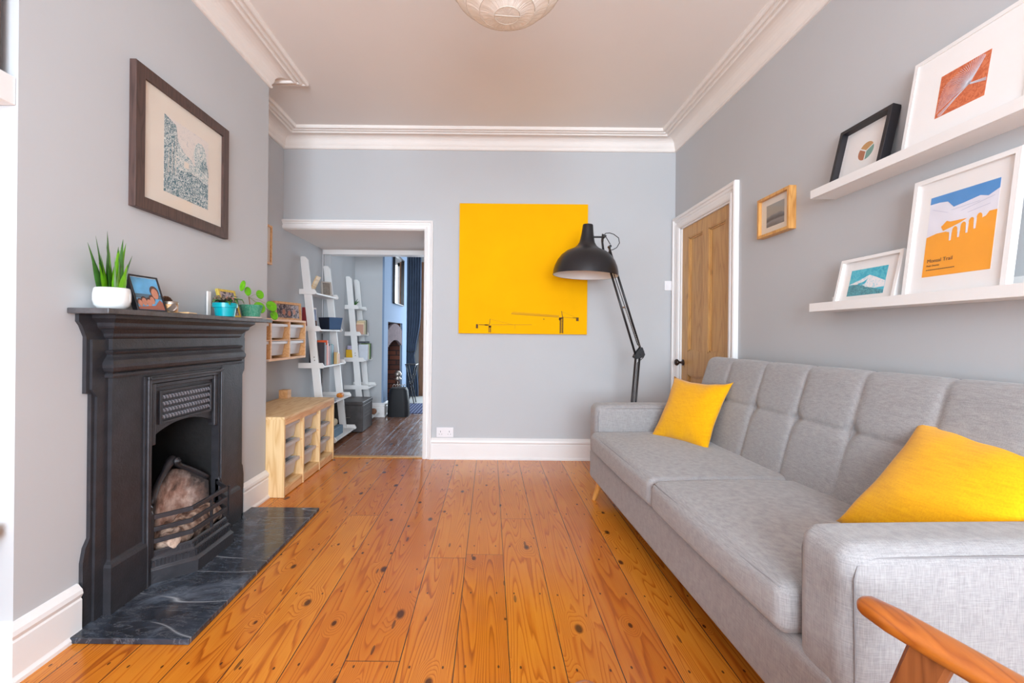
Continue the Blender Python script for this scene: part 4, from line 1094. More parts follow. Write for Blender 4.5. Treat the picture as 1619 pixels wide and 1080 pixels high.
# ================================================================ paper lantern
LX, LY, LZ, LR = .045, 1.47, 2.345, .225
ln = thing('paper_lantern', 'round white rice-paper lantern pendant hanging from the ceiling', 'pendant light', (LX, LY, LZ))
prof = []
a0, a1 = math.asin(.041 / LR), PI - math.asin(.05 / LR); NR = 12
rs = []
for i in range(NR * 6 + 1):
    t = i / (NR * 6); a_ = a0 + (a1 - a0) * t
    sag = 1 - .022 * abs(math.sin(PI * (t * NR)))
    rs.append((LR * math.sin(a_) * sag, -LR * math.cos(a_) * sag))
b = MB(); b.lathe([(.001, rs[0][1])] + rs, (0, 0, 0), 56, cap=False); b.build('paper_shade', M['ricepaper'], ln, smooth=True, world=False)
b = MB()
for i in range(NR + 1):
    a_ = a0 + (a1 - a0) * i / NR; r_ = LR * math.sin(a_) + .0005; z = -LR * math.cos(a_)
    b.tube([(r_ * math.cos(q * 2 * PI / 48), r_ * math.sin(q * 2 * PI / 48), z) for q in range(49)], .0011, 5)
b.tube([(-.041, -.003, rs[0][1] - .001), (.041, .004, rs[0][1] - .001)], .0012, 5)
b.build('wire_rib', plain('pale_wire', srgb(205, 198, 186), .4), ln, smooth=True, world=False)
b = MB(); b.tube([(0, 0, .10), (0, 0, ZC - LZ - .03)], .003, 8); b.build('flex', M['socket'], ln, world=False)
b = MB(); b.lathe([(.045, ZC - LZ), (.045, ZC - LZ - .012), (.02, ZC - LZ - .035), (.004, ZC - LZ - .04)], (0, 0, 0), 24); b.build('ceiling_rose', M['socket'], ln, smooth=True, world=False)

# ================================================================ pine storage units
def drawer(par, x_front, y0, y1, z0, z1, depth, yy=None):
    b = MB(); t = .003; ins = .010; xb = x_front - depth
    # tapered open tub with a wide lip
    rs = []
    for o, z in ((ins, z0), (0, z1 - .0085)):
        rs.append([(xb + o, y0 + o, z), (x_front - o * 1.4, y0 + o, z), (x_front - o * 1.4, y1 - o, z), (xb + o, y1 - o, z)])
    for o, z in ((.003, z1 - .0085), (ins + .003, z0 + .003)):
        rs.append([(xb + o, y0 + o, z), (x_front - o, y0 + o, z), (x_front - o, y1 - o, z), (xb + o, y1 - o, z)])
    b.rings(rs)
    d = b.build('drawer', M['plastic'], par)
    b = MB()
    b.box(x_front - .002, x_front + .022, y0 - .006, y1 + .006, z1 - .008, z1)
    b.box(x_front + .017, x_front + .0215, y0 - .0055, y1 + .0055, z1 - .020, z1 - .0082)
    b.box(xb - .006, xb + .004, y0 - .006, y1 + .006, z1 - .008, z1)
    b.box(xb + .0045, x_front - .0025, y0 - .010, y0 + .003, z1 - .008, z1); b.box(xb + .0045, x_front - .0025, y1 - .003, y1 + .010, z1 - .008, z1)
    b.build('drawer_lip', M['plastic'], d)
U0, U1, UX = 2.945, 3.888, -1.340
un = thing('storage_unit', 'low pine storage unit with nine white plastic drawers in the alcove', 'storage unit', (-1.56, 3.42, 0))
t = .018
b = MB(); b.box(-1.780, UX, U0, U1, .512, .530, bev=.001); b.build('top_panel', M['pine'], un)
for y in (U0, U0 + .306, U0 + .616, U1 - t):
    b = MB(); b.box(-1.780, UX, y, y + t, .002, .5118, bev=.001); b.build('upright_panel', M['pine_v'], un)
b = MB(); b.box(-1.780, UX - .004, U0 + t, U1 - t, .052, .066); b.build('bottom_panel', M['pine'], un)
b = MB(); b.box(UX - .018, UX + .001, U0 + t, U1 - t, .474, .5119); b.build('top_rail', M['pine_warm'], un)
b = MB(); b.box(UX - .022, UX - .004, U0 + t, U1 - t, .006, .052); b.build('plinth', M['pine_warm'], un)
b = MB(); b.box(-1.784, -1.780, U0, U1, .01, .52); b.build('back_panel', M['pine'], un)
for c_ in range(3):
    ya = U0 + t + c_ * .3085; yb = ya + .288
    for k, z1 in enumerate((.462, .330, .198)):
        drawer(un, UX - .046, ya + .012, yb - .012, z1 - .112, z1, .34)
        for y in (ya, yb - .006):
            b = MB(); b.box(-1.76, UX - .01, y, y + .006, z1 - .016, z1 - .008); b.build('runner', M['pine_warm'], un)
# wall mounted unit
W0, W1, WX = 2.972, 3.905, -1.598
un = thing('wall_storage', 'small wall-mounted pine unit with two rows of white drawers', 'storage unit', (-1.70, 3.44, .872))
b = MB(); b.box(-1.811, WX, W0, W1, 1.170, 1.188, bev=.001); b.build('top_panel', M['pine_warm'], un)
b = MB(); b.box(-1.811, WX, W0, W1, .872, .890, bev=.001); b.build('bottom_panel', M['pine_warm'], un)
for y in (W0, W0 + .306, W0 + .612, W1 - t):
    b = MB(); b.box(-1.811, WX, y, y + t, .890, 1.170); b.build('upright_panel', M['pine_warm'], un)
for c_ in range(3):
    ya = W0 + t + c_ * .306; yb = ya + .285
    for z1 in (1.150, 1.018):
        drawer(un, WX - .030, ya + .012, yb - .012, z1 - .108, z1, .15)
        b = MB(); b.box(-1.80, WX - .002, ya, yb, z1 - .0205 - .108, z1 - .013 - .108) if z1 > 1.1 else b.box(-1.80, WX - .01, ya, ya + .006, z1 - .016, z1 - .008); b.build('runner', M['pine_warm'], un)
framed('photo_frame', 'pine box frame with a dark snapshot on the wall-mounted pine unit', 'photograph', (-1.700, 3.812, 1.1885), (math.radians(-4), 0, math.radians(78)), .345, .155, .035, .020, M['pine_warm'], M['photo_a'],
       lambda r, y: [poly(r, 'snapshot_face', ell(x, z, .02, .024), M['skin'], y) for x, z in ((-.05, .07), (.02, .06), (.085, .075))], inset=.012)

# ================================================================ ladder shelves
def ladder(label, wx, ya, yb, H, zs, xfront, thick=.020, rw=.072, botx=.20):
    r = thing('ladder_shelf', label, 'shelf', (wx + .15, (ya + yb) / 2, 0), (0, 0, 0), 'white leaning ladder shelves')
    xat = lambda z: wx + .004 + botx * (1 - z / H)
    for y in (ya, yb - thick):
        b = MB(); pts = [(xat(0), 0), (xat(0) + rw, 0), (xat(H) + rw, H - .03), (xat(H) + rw * .6, H), (xat(H) + .004, H), (xat(H), H - .012)]
        b.prism(pts, lambda x, z, t_: (x, y + t_, z), thick)
        rl = b.build('rail', M['shelf_white'], r)
        b = MB()
        for z in (zs[2] + .07, zs[2] + .10):
            for yy in (y - .0015, y + thick - .0015): b.lathe([(.006, 0), (.006, .003)], (xat(z) + rw / 2, yy, z), 10, axis='Y')
        b.build('screw_cap', M['steel'], rl)
    for z, xf_ in zip(zs, xfront):
        b = MB(); b.box(wx + .001, xf_ - .012, ya + thick, yb - thick, z, z + .014); sh_ = b.build('shelf_board', M['shelf_white'], r)
        for s_, y in ((0, ya - .014), (1, yb)):
            b = MB(); Lx = xf_
            pts = [(wx + .001, z - .004), (Lx - .012, z - .004), (Lx, z + .006), (Lx, z + .018), (Lx - .018, z + .046), (wx + .001, z + .046)]
            b.prism(pts, lambda x, zz, t_: (x, y + t_, zz), .014); b.build('shelf_cheek', M['shelf_white'], sh_)
    return r
ladder('white ladder shelf beside the pine storage unit, holding books and a navy box', XL, 4.27, 4.88, 1.81, [.05, .40, .755, 1.105, 1.455], [-1.443, -1.503, -1.567, -1.605, -1.650])
ladder('narrow white ladder shelf further back, behind the dark metal trunk', -1.77, 5.48, 5.83, 1.78, [.06, .41, .745, 1.06, 1.385], [-1.41, -1.47, -1.525, -1.57, -1.60], botx=.17)

def book(y, x1, z, th, h, d, col, label, group, tilt=0.0):
    """upright book, spine towards +X"""
    b = MB(); ax = Vector((0, math.cos(tilt), math.sin(tilt))); up = Vector((0, -math.sin(tilt), math.cos(tilt)))
    c = Vector((x1 - d / 2, y, z + .0005)) + up * (h / 2) + Vector((0, 0, abs(math.sin(tilt)) * th / 2))
    b.obox(c, (1, 0, 0), ax, up, d / 2, th / 2, h / 2, bev=.0015)
    return b, plain('book_cover', srgb(*col), .5, var=.05)
def books(x1, z, y, specs, group):
    for th, h, d, col, lab in specs:
        b, m = book(y + th / 2, x1, z, th, h, d, col, lab, group)
        solo('book', b, m, lab, 'book', group); y += th + .0015
g1 = 'books on the third shelf of the nearer ladder shelf'
books(-1.585, .7695, 4.315, [
    (.030, .225, .15, (52, 46, 54), 'dark charcoal book nearest the viewer on the lower book shelf'),
    (.026, .200, .14, (84, 66, 62), 'brown book beside the charcoal one on the nearer ladder shelf'),
    (.034, .245, .15, (222, 88, 40), 'bright orange tall book on the nearer ladder shelf'),
    (.014, .215, .14, (240, 238, 236), 'thin white book next to the orange one'),
    (.028, .190, .14, (176, 60, 64), 'crimson book right of the thin white one'),
    (.032, .205, .15, (96, 92, 98), 'grey book between crimson and navy books'),
    (.034, .200, .15, (20, 62, 84), 'deep navy-teal book on the nearer ladder shelf'),
    (.022, .205, .15, (88, 158, 160), 'pale turquoise book on the nearer ladder shelf'),
    (.024, .195, .15, (58, 104, 140), 'denim blue book on the nearer ladder shelf')], g1)
books(-1.560, .7695, 4.59, [
    (.050, .120, .11, (206, 170, 110), 'small tan patterned book at the front right of the shelf'),
    (.040, .105, .11, (214, 150, 110), 'small salmon book at the end of the shelf')], g1)
b = MB(); b.box(-1.795, -1.735, 4.295, 4.312, .7695, .83, bev=.003); b.bm.free()
# top shelf: leaning wooden plate and beige frame
b = MB(); b.obox((-1.745, 4.47, 1.567), (.42, 0, .9), (0, 1, 0), (.9, 0, -.42), .088, .05, .006, bev=.002)
solo('wooden_board', b, M['pine'], 'small pale wooden board leaning on the top of the nearer ladder shelf', 'board')
r = thing('lantern_frame', 'grey glass-fronted frame standing on the top of the nearer ladder shelf', 'frame', (-1.69, 4.66, 1.4695), (math.radians(-6), 0, math.radians(52)))
b = MB(); w_, h_ = .055, .150
for q in ((-w_, w_, 0, .012), (-w_, w_, h_ - .012, h_), (-w_, -w_ + .010, 0, h_), (w_ - .010, w_, 0, h_)): b.box(q[0], q[1], 0, .025, q[2], q[3], bev=.002)
b.build('frame', plain('pale_grey_frame', srgb(196, 188, 180), .5), r, world=False)
b = MB(); b.box(-w_ + .008, w_ - .008, .014, .018, .01, h_ - .01); b.build('picture_card', plain('taupe_card', srgb(140, 130, 120), .7, var=.2, scale=40), r, world=False)
# second shelf: photo with stand, navy box
r = thing('snapshot_stand', 'landscape snapshot in a clear stand on the second shelf down', 'photograph', (-1.735, 4.41, 1.1195), (math.radians(-6), 0, math.radians(60)))
b = MB(); b.box(-.055, .055, 0, .004, .0, .215, bev=.001); b.build('card', M['paper'], r, world=False)
poly(r, 'print', rect(-.048, .05, .09, .20), plain('mountain_photo', srgb(150, 168, 196), .5, var=.25, scale=20), -.0005)
poly(r, 'print_lower', rect(-.048, .05, .01, .088), plain('brown_photo', srgb(110, 84, 76), .5, var=.4, scale=40), -.0005)
b = MB(); b.box(-1.80, -1.72, 4.30, 4.325, 1.1195, 1.33, bev=.002); solo('book', b, plain('book_cover', srgb(150, 50, 56), .5), 'dark red book beside the landscape snapshot', 'book')
r = thing('storage_box', 'open navy and blue storage box at the edge of the second shelf', 'box', (-1.655, 4.665, 1.1205), (0, 0, math.radians(-32)))
b = MB(); rs = []
for w_, z in ((.070, 0), (.084, .125)): rs.append([(-w_, -w_ * 1.0, z), (w_, -w_ * 1.0, z), (w_, w_ * 1.0, z), (-w_, w_ * 1.0, z)])
for w_, z in ((.080, .125), (.067, .006)): rs.append([(-w_, -w_, z), (w_, -w_, z), (w_, w_, z), (-w_, w_, z)])
b.rings(rs); b.build('box_body', M['navy'], r, world=False)
b = MB(); b.rings([[(.0712, -.069, .003), (.0722, -.069, .003), (.0722, .069, .003), (.0712, .069, .003)], [(.0850, -.083, .124), (.0860, -.083, .124), (.0860, .083, .124), (.0850, .083, .124)]]); b.build('box_front', M['bluegrey'], r, world=False)
# third shelf extras: small camera
r = thing('small_camera', 'small black camera at the near end of the book shelf', 'camera', (-1.775, 4.262, .8015)); bpy.data.objects.remove(r)
# 4th shelf: orange thing, papers
b = rounded(.030, .045, .022, .018, n=6); shift(b, Vector((-1.565, 4.72, .4365))); solo('toy', b, plain('orange_toy', srgb(214, 128, 40), .5, var=.4, scale=40), 'small orange and black object on the fourth shelf down', 'toy', smooth=True)
b = MB(); b.obox((-1.60, 4.50, .421), (1, .2, 0), (-.2, 1, 0), (0, 0, 1), .075, .10, .006, bev=.001); solo('magazine', b, plain('grey_magazine', srgb(150, 150, 156), .4, var=.3, scale=20), 'grey magazine lying on the fourth shelf down', 'magazine')
b = MB(); b.box(-1.79, -1.70, 4.20, 4.262, .5305, .58, bev=.002); b.bm.free()
b = MB(); b.box(-1.775, -1.70, 3.79, 3.86, .5305, .600, bev=.002); solo('wooden_block', b, M['pine_warm'], 'small pine block at the back corner of the low storage unit', 'block')
# bottom shelf: blue box and cream cloth
b = MB(); b.box(-1.70, -1.50, 4.33, 4.62, .0645, .15, bev=.004); solo('shoe_box', b, plain('blue_grey_card', srgb(104, 132, 152), .6, var=.1), 'blue-grey box on the bottom shelf of the nearer ladder shelf', 'box')
b = rounded(.07, .10, .035, .03, n=6, wob=.004); shift(b, Vector((-1.60, 4.47, .188))); solo('cream_cloth', b, plain('cream_cloth', srgb(206, 190, 160), .9), 'folded cream cloth on the blue-grey box', 'cloth', smooth=True)
# cable on the wall
b = MB(); b.tube([(XL + .006, 4.84, 1.984), (XL + .006, 4.84, 1.46), (XL + .006, 4.84, 1.1)], .004, 6); solo('wall_flex', b, M['socket'], 'white flex running down the wall behind the ladder shelf', 'cable')
b = MB(); b.tube([(XL + .008, 4.835, 1.08), (XL + .008, 4.835, .80), (XL + .010, 4.83, .60), (XL + .010, 4.82, .45)], .004, 6)
solo('black_flex', b, M['cable'], 'black cable hanging behind the lower ladder shelves', 'cable', smooth=True)

# farther ladder contents
g2 = 'books on the second shelf of the farther ladder shelf'
books(-1.560, 1.0745, 5.515, [
    (.030, .12, .09, (196, 150, 128), 'pink-tan book, nearest on the far upper book shelf'),
    (.016, .14, .09, (232, 206, 170), 'cream book on the far upper book shelf'),
    (.030, .165, .09, (212, 190, 150), 'sand-coloured book on the far upper book shelf'),
    (.022, .165, .09, (188, 160, 110), 'ochre book on the far upper book shelf'),
    (.026, .175, .09, (222, 214, 190), 'ivory book on the far upper book shelf'),
    (.022, .17, .09, (110, 134, 60), 'olive green book on the far upper book shelf'),
    (.020, .18, .09, (40, 44, 36), 'near-black book on the far upper book shelf'),
    (.022, .175, .09, (180, 160, 148), 'dusty pink book on the far upper book shelf')], g2)
g3 = 'books on the third shelf of the farther ladder shelf'
b = MB(); b.box(-1.765, -1.675, 5.515, 5.565, .7595, .885, bev=.003); solo('yellow_box', b, plain('yellow_card', srgb(232, 182, 20), .5), 'bright yellow box on the farther ladder shelf', 'box')
b = MB(); b.box(-1.75, -1.69, 5.522, 5.558, .8855, .935, bev=.003); solo('lilac_tin', b, plain('lilac_tin', srgb(186, 178, 206), .4, var=.3, scale=60), 'small lilac tin on top of the yellow box', 'tin')
books(-1.520, .7595, 5.575, [
    (.034, .19, .11, (206, 212, 222), 'pale blue-grey book on the far lower book shelf'),
    (.022, .19, .11, (150, 104, 62), 'chestnut book on the far lower book shelf'),
    (.028, .19, .11, (236, 232, 214), 'off-white book on the far lower book shelf'),
    (.030, .195, .11, (148, 172, 96), 'light green book on the far lower book shelf'),
    (.032, .20, .11, (92, 126, 62), 'mid green book on the far lower book shelf'),
    (.032, .20, .11, (42, 74, 48), 'dark green book on the far lower book shelf')], g3)
b = MB(); b.box(-1.66, -1.55, 5.60, 5.79, .9665, .985, bev=.002); solo('folder', b, plain('dark_grey_folder', srgb(60, 66, 74), .5), 'dark folder lying across the tops of the green books', 'folder')
r = thing('air_plant', 'small dark spiky plant on the top of the farther ladder shelf', 'plant', (-1.69, 5.62, 1.3995))
b = MB(); b.lathe([(.02, 0), (.024, .02), (.02, .04)], (0, 0, 0), 14); b.build('pot', M['black'], r, world=False, smooth=True)
b = MB()
for k in range(9):
    a_ = k * .7; b.tube([(0, 0, .035), (.03 * math.cos(a_), .03 * math.sin(a_), .07 + .01 * (k % 3)), (.06 * math.cos(a_), .06 * math.sin(a_), .075 + .02 * (k % 3))], [.006, .004, .0008], 5)
b.build('foliage', M['darkleaf'], r, world=False)
b = MB(); b.lathe([(.018, 0), (.022, .03), (.012, .06), (.014, .08), (.006, .10)], (-1.62, 5.60, .4245), 14); solo('red_ornament', b, plain('red_glaze', srgb(190, 44, 40), .3), 'small red ornament on the farther ladder shelf', 'ornament', smooth=True)
b = rounded(.075, .04, .035, .03, n=6); shift(b, Vector((-1.49, 5.64, .112))); solo('brown_shoe', b, plain('tan_leather', srgb(130, 88, 62), .5), 'brown leather shoe on the bottom of the farther ladder shelf', 'shoe', smooth=True)
# trunk
r = thing('metal_trunk', 'dark grey metal trunk on the floor between the two ladder shelves', 'trunk', (-1.565, 5.13, 0))
b = MB(); b.box(-.175, .175, -.20, .20, .002, .295, bev=.006)
for x in (-.165, .150): b.box(x, x + .015, -.204, -.199, .01, .29)
for y in (-.19, .172): b.box(.174, .179, y, y + .018, .01, .29)
b.build('trunk_body', M['trunk'], r, world=False)
b = MB(); b.box(-.182, .182, -.208, .208, .296, .336, bev=.007); b.build('lid', M['trunk'], r, world=False)
b = MB(); b.tube([(-.05, -.202, .18), (-.05, -.222, .165), (.05, -.222, .165), (.05, -.202, .18)], .005, 6); b.build('handle', M['steel'], r, world=False)
b = MB()
for k, z in enumerate((.23, .19, .15)):
    for y in range(6): b.box(.1752, .1758, -.12 + y * .04, -.095 + y * .04, z, z + .018)
b.build('stencil_mark', plain('faded_stencil', srgb(106, 102, 100), .6), r, world=False)

# ================================================================ far room things
r = thing('wall_mirror', 'tall black-framed mirror on the daylight-tinted wall of the far room', 'mirror', (-1.384, 6.70, 1.515))
b = MB()
for q in ((-.34, .34, 0, .014), (-.34, .34, .70, .714), (-.34, -.326, 0, .714), (.326, .34, 0, .714)): b.box(0, .035, *q)
b.build('frame', M['black'], r, world=False)
b = MB(); b.box(.002, .010, -.33, .33, .01, .704); b.build('mirror_glass', M['mirror'], r, world=False)
r = thing('curtain', 'full-length navy curtain gathered at the far window', 'curtain', (-1.36, 7.86, 0))
b = MB(); rs = []
for k in range(25):
    z = 2.45 * k / 24; tie = math.exp(-((z - .78) / .35) ** 2); w0 = -.115; w1 = .15 - .085 * tie - .03 * (z < .78)
    front = []; back = []
    for j in range(61):
        t_ = j / 60; x = w0 + (w1 - w0) * t_; yy = .022 * math.sin(t_ * 2 * PI * 6) * (1 - .3 * tie)
        front.append((x, yy - .004, z + .003)); back.append((x, yy + .004, z + .003))
    rs.append(front + back[::-1])
b.rings(rs); b.build('drape', M['curtain'], r, world=False, smooth=True, auto=60)
b = MB(); b.tube([(-.12, -.035, .80), (-.02, -.05, .77), (.06, -.035, .79)], .008, 6); b.build('tie_back', M['black'], r, world=False)
r = thing('black_tub', 'tall black tub with hooked rods on the dark floor beyond the doorway', 'tub', (-1.205, 5.98, -.002))
b = MB(); rs = []
for w_, d_, z in ((.142, .11, 0), (.136, .11, .18), (.118, .10, .34), (.096, .09, .375)):
    rs.append([(w_ * math.copysign(abs(math.cos(a)) ** .5, math.cos(a)), d_ * math.copysign(abs(math.sin(a)) ** .5, math.sin(a)), z) for a in [2 * PI * i / 28 for i in range(28)]])
b.rings(rs); b.build('tub_body', plain('black_canvas', srgb(17, 18, 23), .6), r, world=False, smooth=True, auto=50)
b = MB()
for k in range(5):
    x = -.08 + k * .035; b.tube([(x, 0, .35), (x, 0, .40), (x + .015, 0, .418), (x + .03, 0, .405)], .005, 6)
b.build('rod', M['steel'], r, world=False, smooth=True)
r = thing('chrome_stand', 'small domed chrome stand in front of the brick hearth', 'stand', (-1.30, 6.35, -.002))
b = MB(); b.lathe([(.06, 0), (.06, .012), (.008, .02), (.008, .42), (.02, .43)], (0, 0, 0), 20); b.build('pole', M['steel'], r, world=False, smooth=True, auto=40)
b = MB(); b.lathe([(.02, .42), (.05, .44), (.055, .46), (.03, .48), (.05, .50), (.055, .53), (.035, .56), (.002, .57)], (0, 0, 0), 24); b.build('domed_head', M['steel'], r, world=False, smooth=True)
r = thing('tray_table', 'small black folding table in front of the navy curtain', 'table', (-1.225, 7.05, 0))
b = MB(); b.box(-.085, .085, -.12, .12, .605, .620, bev=.003); b.build('table_top', M['black'], r, world=False)
for s_ in (-1, 1):
    b = MB(); b.tube([(-.07 * s_, -.10 * s_, .603), (.06 * s_, -.09 * s_, .003)], .008, 6); b.build('leg', M['black'], r, world=False)
    b = MB(); b.tube([(-.07 * s_, .10 * s_, .603), (.06 * s_, .09 * s_, .003)], .008, 6); b.build('leg', M['black'], r, world=False)
b = MB(); b.box(-1.235, -.35, 6.15, 7.03, -.0015, .006, bev=.002); solo('rug', b, M['rug'], 'blue striped rug on the dark floorboards of the far room', 'rug')

# ================================================================ near alcove, left edge of the picture
b = MB(); b.box(XL + .001, -1.466, .15, CB0 - .001, 1.772, 1.858, bev=.002)
solo('alcove_shelf', b, M['shelf_white'], 'thick white alcove shelf at the top left edge', 'shelf')
b = MB(); b.box(-1.60, -1.484, 1.18, 1.36, 1.8585, 2.40, bev=.004)
solo('dark_wood_frame', b, M['darkframe'], 'tall dark wooden object standing on the thick alcove shelf', 'frame')
b = MB(); b.box(XL + .002, -1.476, .10, CB0 - .03, .452, .492, bev=.003); b.box(XL + .002, -1.50, .12, .16, 0.001, .452); b.box(XL + .002, -1.50, 1.20, 1.24, 0.001, .452)
solo('alcove_bench', b, M['oakframe'], 'orange wooden bench edge at the far left of the picture', 'bench')
b = MB(); b.box(-1.70, -1.478, 1.26, 1.345, .255, .330, bev=.004); b.bm.free()

# ================================================================ mantelpiece things
MZ = 1.1612
r = thing('snake_plant', 'spiky snake plant in a round white pot at the near end of the mantel', 'potted plant', (-1.388, 1.652, MZ))
b = MB(); b.lathe([(.030, 0), (.042, .002), (.052, .014), (.056, .032), (.056, .055), (.053, .074), (.050, .078), (.046, .076), (.047, .060), (.02, .058), (.002, .058)], (0, 0, 0), 40); b.build('pot', M['pot_white'], r, world=False, smooth=True)
b = MB(); b.lathe([(.0465, .060), (.0465, .068), (.002, .070)], (0, 0, 0), 24); b.build('soil', M['soil'], r, world=False)
rnd = random.Random(11)
lv = [(-.018, -.030, -.010, -.092, .165, 1), (-.01, -.025, 0, -.072, .193, 1), (.0, -.022, .0, -.052, .135, 0), (.005, -.015, .01, -.040, .175, 1), (0, -.008, .005, -.018, .150, 0), (-.01, 0, -.01, -.012, .222, 1), (.012, .0, .02, .0, .145, 0), (0, .008, .01, .010, .150, 0), (.01, .012, .02, .022, .200, 1), (-.005, .018, 0, .030, .162, 0), (.0, .022, .01, .048, .190, 0), (.01, .028, .015, .072, .148, 1), (-.015, -.012, -.02, -.03, .12, 0), (.018, -.010, .03, -.028, .128, 0), (.015, .006, .022, .004, .118, 0), (.0, -.03, .0, -.058, .10, 0), (.02, .016, .028, .034, .11, 0), (-.012, .026, -.01, .038, .175, 1)]
for i, (x, y, x2, y2, h, dk) in enumerate(lv):
    b = MB(); rs = []
    for k in range(9):
        t_ = k / 8; cx_ = x + (x2 - x) * t_; cy_ = y + (y2 - y) * t_ ** 1.3; z = .062 + h * t_; w_ = .0128 * (1 - t_ ** 2.2) * (.75 + .5 * math.sin(PI * min(1, t_ * 1.4 + .1))) + .0004
        ta = i * .6; dx, dy = -math.sin(ta) * .5, 1.0; l_ = math.hypot(dx, dy); dx /= l_; dy /= l_
        rs.append([(cx_ - dx * w_, cy_ - dy * w_, z), (cx_ + dy * w_ * .28, cy_ - dx * w_ * .28, z), (cx_ + dx * w_, cy_ + dy * w_, z), (cx_ - dy * w_ * .28, cy_ + dx * w_ * .28, z)])
    b.rings(rs); b.build('leaf', M['darkleaf'] if dk else M['greenleaf'], r, world=False, smooth=True, auto=50)

def art_family(r, y):
    poly(r, 'print', rect(-.061, .061, .008, .143), plain('sky_photo', srgb(96, 170, 214), .4, var=.2, scale=20), y)
    poly(r, 'sea', rect(-.061, .061, .056, .074), plain('sea_photo', srgb(70, 104, 124), .5), y - .0005)
    for x, z, s_ in ((-.046, .034, .012), (-.026, .040, .014), (-.005, .036, .014), (.013, .048, .014), (.034, .078, .020)):
        poly(r, 'photo_hair', ell(x, z + s_ * .45, s_ * 1.05, s_ * 1.25), M['hair'], y - .0009)
        poly(r, 'photo_face', ell(x, z, s_ * .78, s_ * 1.15), M['skin'], y - .0013)
    poly(r, 'photo_coat', [(-.061, .009), (.061, .009), (.060, .040), (.048, .052), (.020, .026), (-.061, .018)], plain('rust_coat', srgb(160, 96, 78), .6), y - .0017)
framed('family_photo', 'black-framed family snapshot under blue sky beside the snake plant', 'photograph', (-1.343, 1.797, MZ), (math.radians(-19), 0, math.radians(84)), .138, .152, .022, .007, M['black'], M['paper'], art_family, inset=.004)
r = thing('fan_shell', 'brown fan-shaped ornament behind the family snapshot', 'ornament', (-1.430, 1.985, MZ))
b = MB(); pts = [(0, 0)] + [(.042 * math.cos(math.radians(a_)) * (1 + .04 * (k % 2)), .036 + .040 * math.sin(math.radians(a_)) * (1 + .04 * (k % 2))) for k, a_ in enumerate(range(-10, 191, 10))]
b.prism(pts, lambda y, z, t_: (-.004 + t_, y, z), .008); b.build('fan', plain('brown_shell', srgb(112, 76, 56), .5, var=.3, scale=60), r, world=False)
b = MB()
for a_ in range(0, 181, 15): b.tube([(.005, 0, .006), (.006, .040 * math.cos(math.radians(a_)), .036 + .038 * math.sin(math.radians(a_)))], .0014, 5)
b.build('fan_rib', plain('dark_shell', srgb(64, 44, 36), .5), r, world=False)
r = thing('candle_jar', 'small glass candle jar with amber label and steel lid on the mantel', 'candle', (-1.350, 1.903, MZ))
b = MB(); b.lathe([(.024, 0), (.026, .002), (.026, .034), (.024, .036), (.002, .036)], (0, 0, 0), 28); b.build('jar', M['wax'], r, world=False, smooth=True, auto=40)
b = MB(); b.lathe([(.0275, .036), (.0275, .046), (.026, .048), (.002, .048)], (0, 0, 0), 28); b.build('lid', M['steel'], r, world=False, smooth=True, auto=40)
b = MB(); b.lathe([(.017, -.004), (.019, 0), (.019, .004), (.017, .006)], (-1.330, 1.884, MZ + .0195), 24, M_=Matrix.Rotation(math.radians(68), 3, 'X')); solo('jar_lid', b, M['steel'], 'round steel lid leaning against the candle jar', 'lid', smooth=True, auto=40)
b = MB(); b.obox((-1.352, 2.000, MZ + .0035), (.96, .25, 0), (-.25, .96, 0), (0, 0, 1), .028, .048, .003, bev=.001); solo('wooden_coaster', b, M['pine'], 'flat pale wooden piece lying on the mantel beside the candle', 'coaster')

r = thing('succulent', 'reddish trailing succulent in a turquoise pot on the mantel', 'potted plant', (-1.350, 2.292, MZ))
b = MB(); b.lathe([(.040, 0), (.044, .001), (.050, .045), (.057, .046), (.058, .068), (.054, .069), (.052, .055), (.002, .055)], (0, 0, 0), 36); b.build('pot', M['pot_teal'], r, world=False, smooth=True, auto=40)
rnd = random.Random(4)
for k in range(26):
    a_ = k * 2.4; R1 = .03 + .02 * rnd.random(); R2 = .065 + .030 * rnd.random(); zz = .075 + .03 * rnd.random(); dr_ = .03 * rnd.random() + (.03 if k % 4 == 0 else 0)
    if math.cos(a_) < -.3: R2 *= .72
    b = MB(); b.tube([(0.01 * math.cos(a_), .01 * math.sin(a_), .058), (R1 * math.cos(a_), R1 * math.sin(a_), zz), (R2 * .85 * math.cos(a_), R2 * .85 * math.sin(a_), zz - .005), (R2 * math.cos(a_), R2 * math.sin(a_), zz - dr_)], [.004, .0085, .0075, .001], 6, flat=.35)
    b.build('leaf', M['succulent'] if k % 3 else M['darkleaf'], r, world=False, smooth=True)
framed('gold_photo_frame', 'gilt-framed snapshot leaning between the two small potted plants', 'photograph', (-1.385, 2.425, MZ), (math.radians(-15), 0, math.radians(84)), .140, .156, .014, .013, M['gold'], M['photo_a'], lambda r, y: [poly(r, 'photo_face', ell(x, z, .015, .019), M['skin'], y) for x, z in ((-.02, .05), (.025, .045), (.0, .10))], inset=.003)
b = MB(); b.box(-1.452, -1.444, 2.30, 2.328, MZ + .0002, MZ + .130, bev=.002); solo('white_card', b, M['paper'], 'white card standing against the wall behind the gilt frame', 'card')

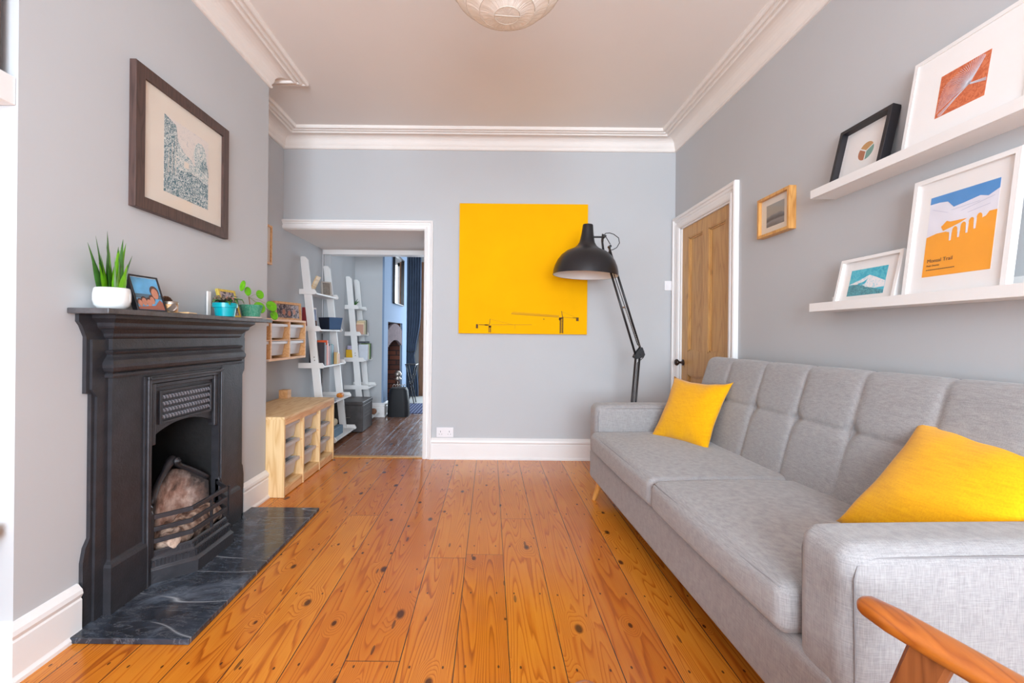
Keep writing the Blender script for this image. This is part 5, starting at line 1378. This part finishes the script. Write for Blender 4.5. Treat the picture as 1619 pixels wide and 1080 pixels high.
r = thing('pilea_plant', 'round-leaved plant in a green patterned pot near the far end of the mantel', 'potted plant', (-1.380, 2.598, MZ))
b = MB(); b.lathe([(.040, .012), (.046, .013), (.056, .060), (.061, .078), (.058, .079), (.053, .062), (.002, .062)], (0, 0, 0), 36); b.build('pot', M['chevron'], r, world=False, smooth=True, auto=40)
b = MB(); b.lathe([(.045, 0), (.052, .001), (.056, .010), (.052, .011), (.002, .011)], (0, 0, 0), 32); b.build('saucer', plain('pale_pink_saucer', srgb(214, 190, 178), .5), r, world=False, smooth=True)
b = MB(); b.tube([(0, -.01, .06), (0, -.02, .10), (.0, -.028, .125)], .0028, 6); b.build('stem', M['brownwood'], r, world=False)
def disc_leaf(c, n_, R_, e=1.0, rotz=0):
    c = Vector(c); n_ = Vector(n_).normalized(); a_ = n_.cross(Vector((0, 0, 1))).normalized(); u_ = a_.cross(n_)
    ca, sa = math.cos(rotz), math.sin(rotz); a_, u_ = a_ * ca + u_ * sa, u_ * ca - a_ * sa
    b = MB(); rs = []
    for rr, h in ((.001, -.001), (R_ * .5, -.0005), (R_ * .9, .001), (R_, .002), (R_ * .9, .003), (R_ * .5, .0018), (.001, .001)):
        rs.append([c + a_ * rr * e * math.cos(2 * PI * i / 24) + u_ * rr * math.sin(2 * PI * i / 24) + n_ * h for i in range(24)])
    b.rings(rs); b.build('leaf', M['pilea'], r, world=False, smooth=True)
    b = MB(); b.tube([(0, -.028, .122), ((c.x) * .5, (c.y - .028) * .5, (c.z + .125) * .5 + .006), tuple(c)], .0012, 5); b.build('leaf_stalk', plain('leaf_stalk_green', srgb(150, 160, 110), .5), r, world=False)
disc_leaf((.006, -.105, .178), (.6, -.5, .2), .034, .42, .35)
disc_leaf((.010, -.058, .152), (.8, -.4, .3), .028, .75, .3)
disc_leaf((.012, .072, .146), (.9, -.4, .2), .027)
disc_leaf((.030, .034, .066), (.8, -.5, .35), .036)
disc_leaf((.012, .215, .086), (.8, -.5, .4), .036)
disc_leaf((.012, .250, .030), (.9, -.4, .2), .030)
b = MB(); b.box(-1.440, -1.400, 2.655, 2.700, MZ + .0002, MZ + .050, bev=.003); solo('wooden_block', b, M['oakframe'], 'small brown wooden block behind the green patterned pot', 'block')
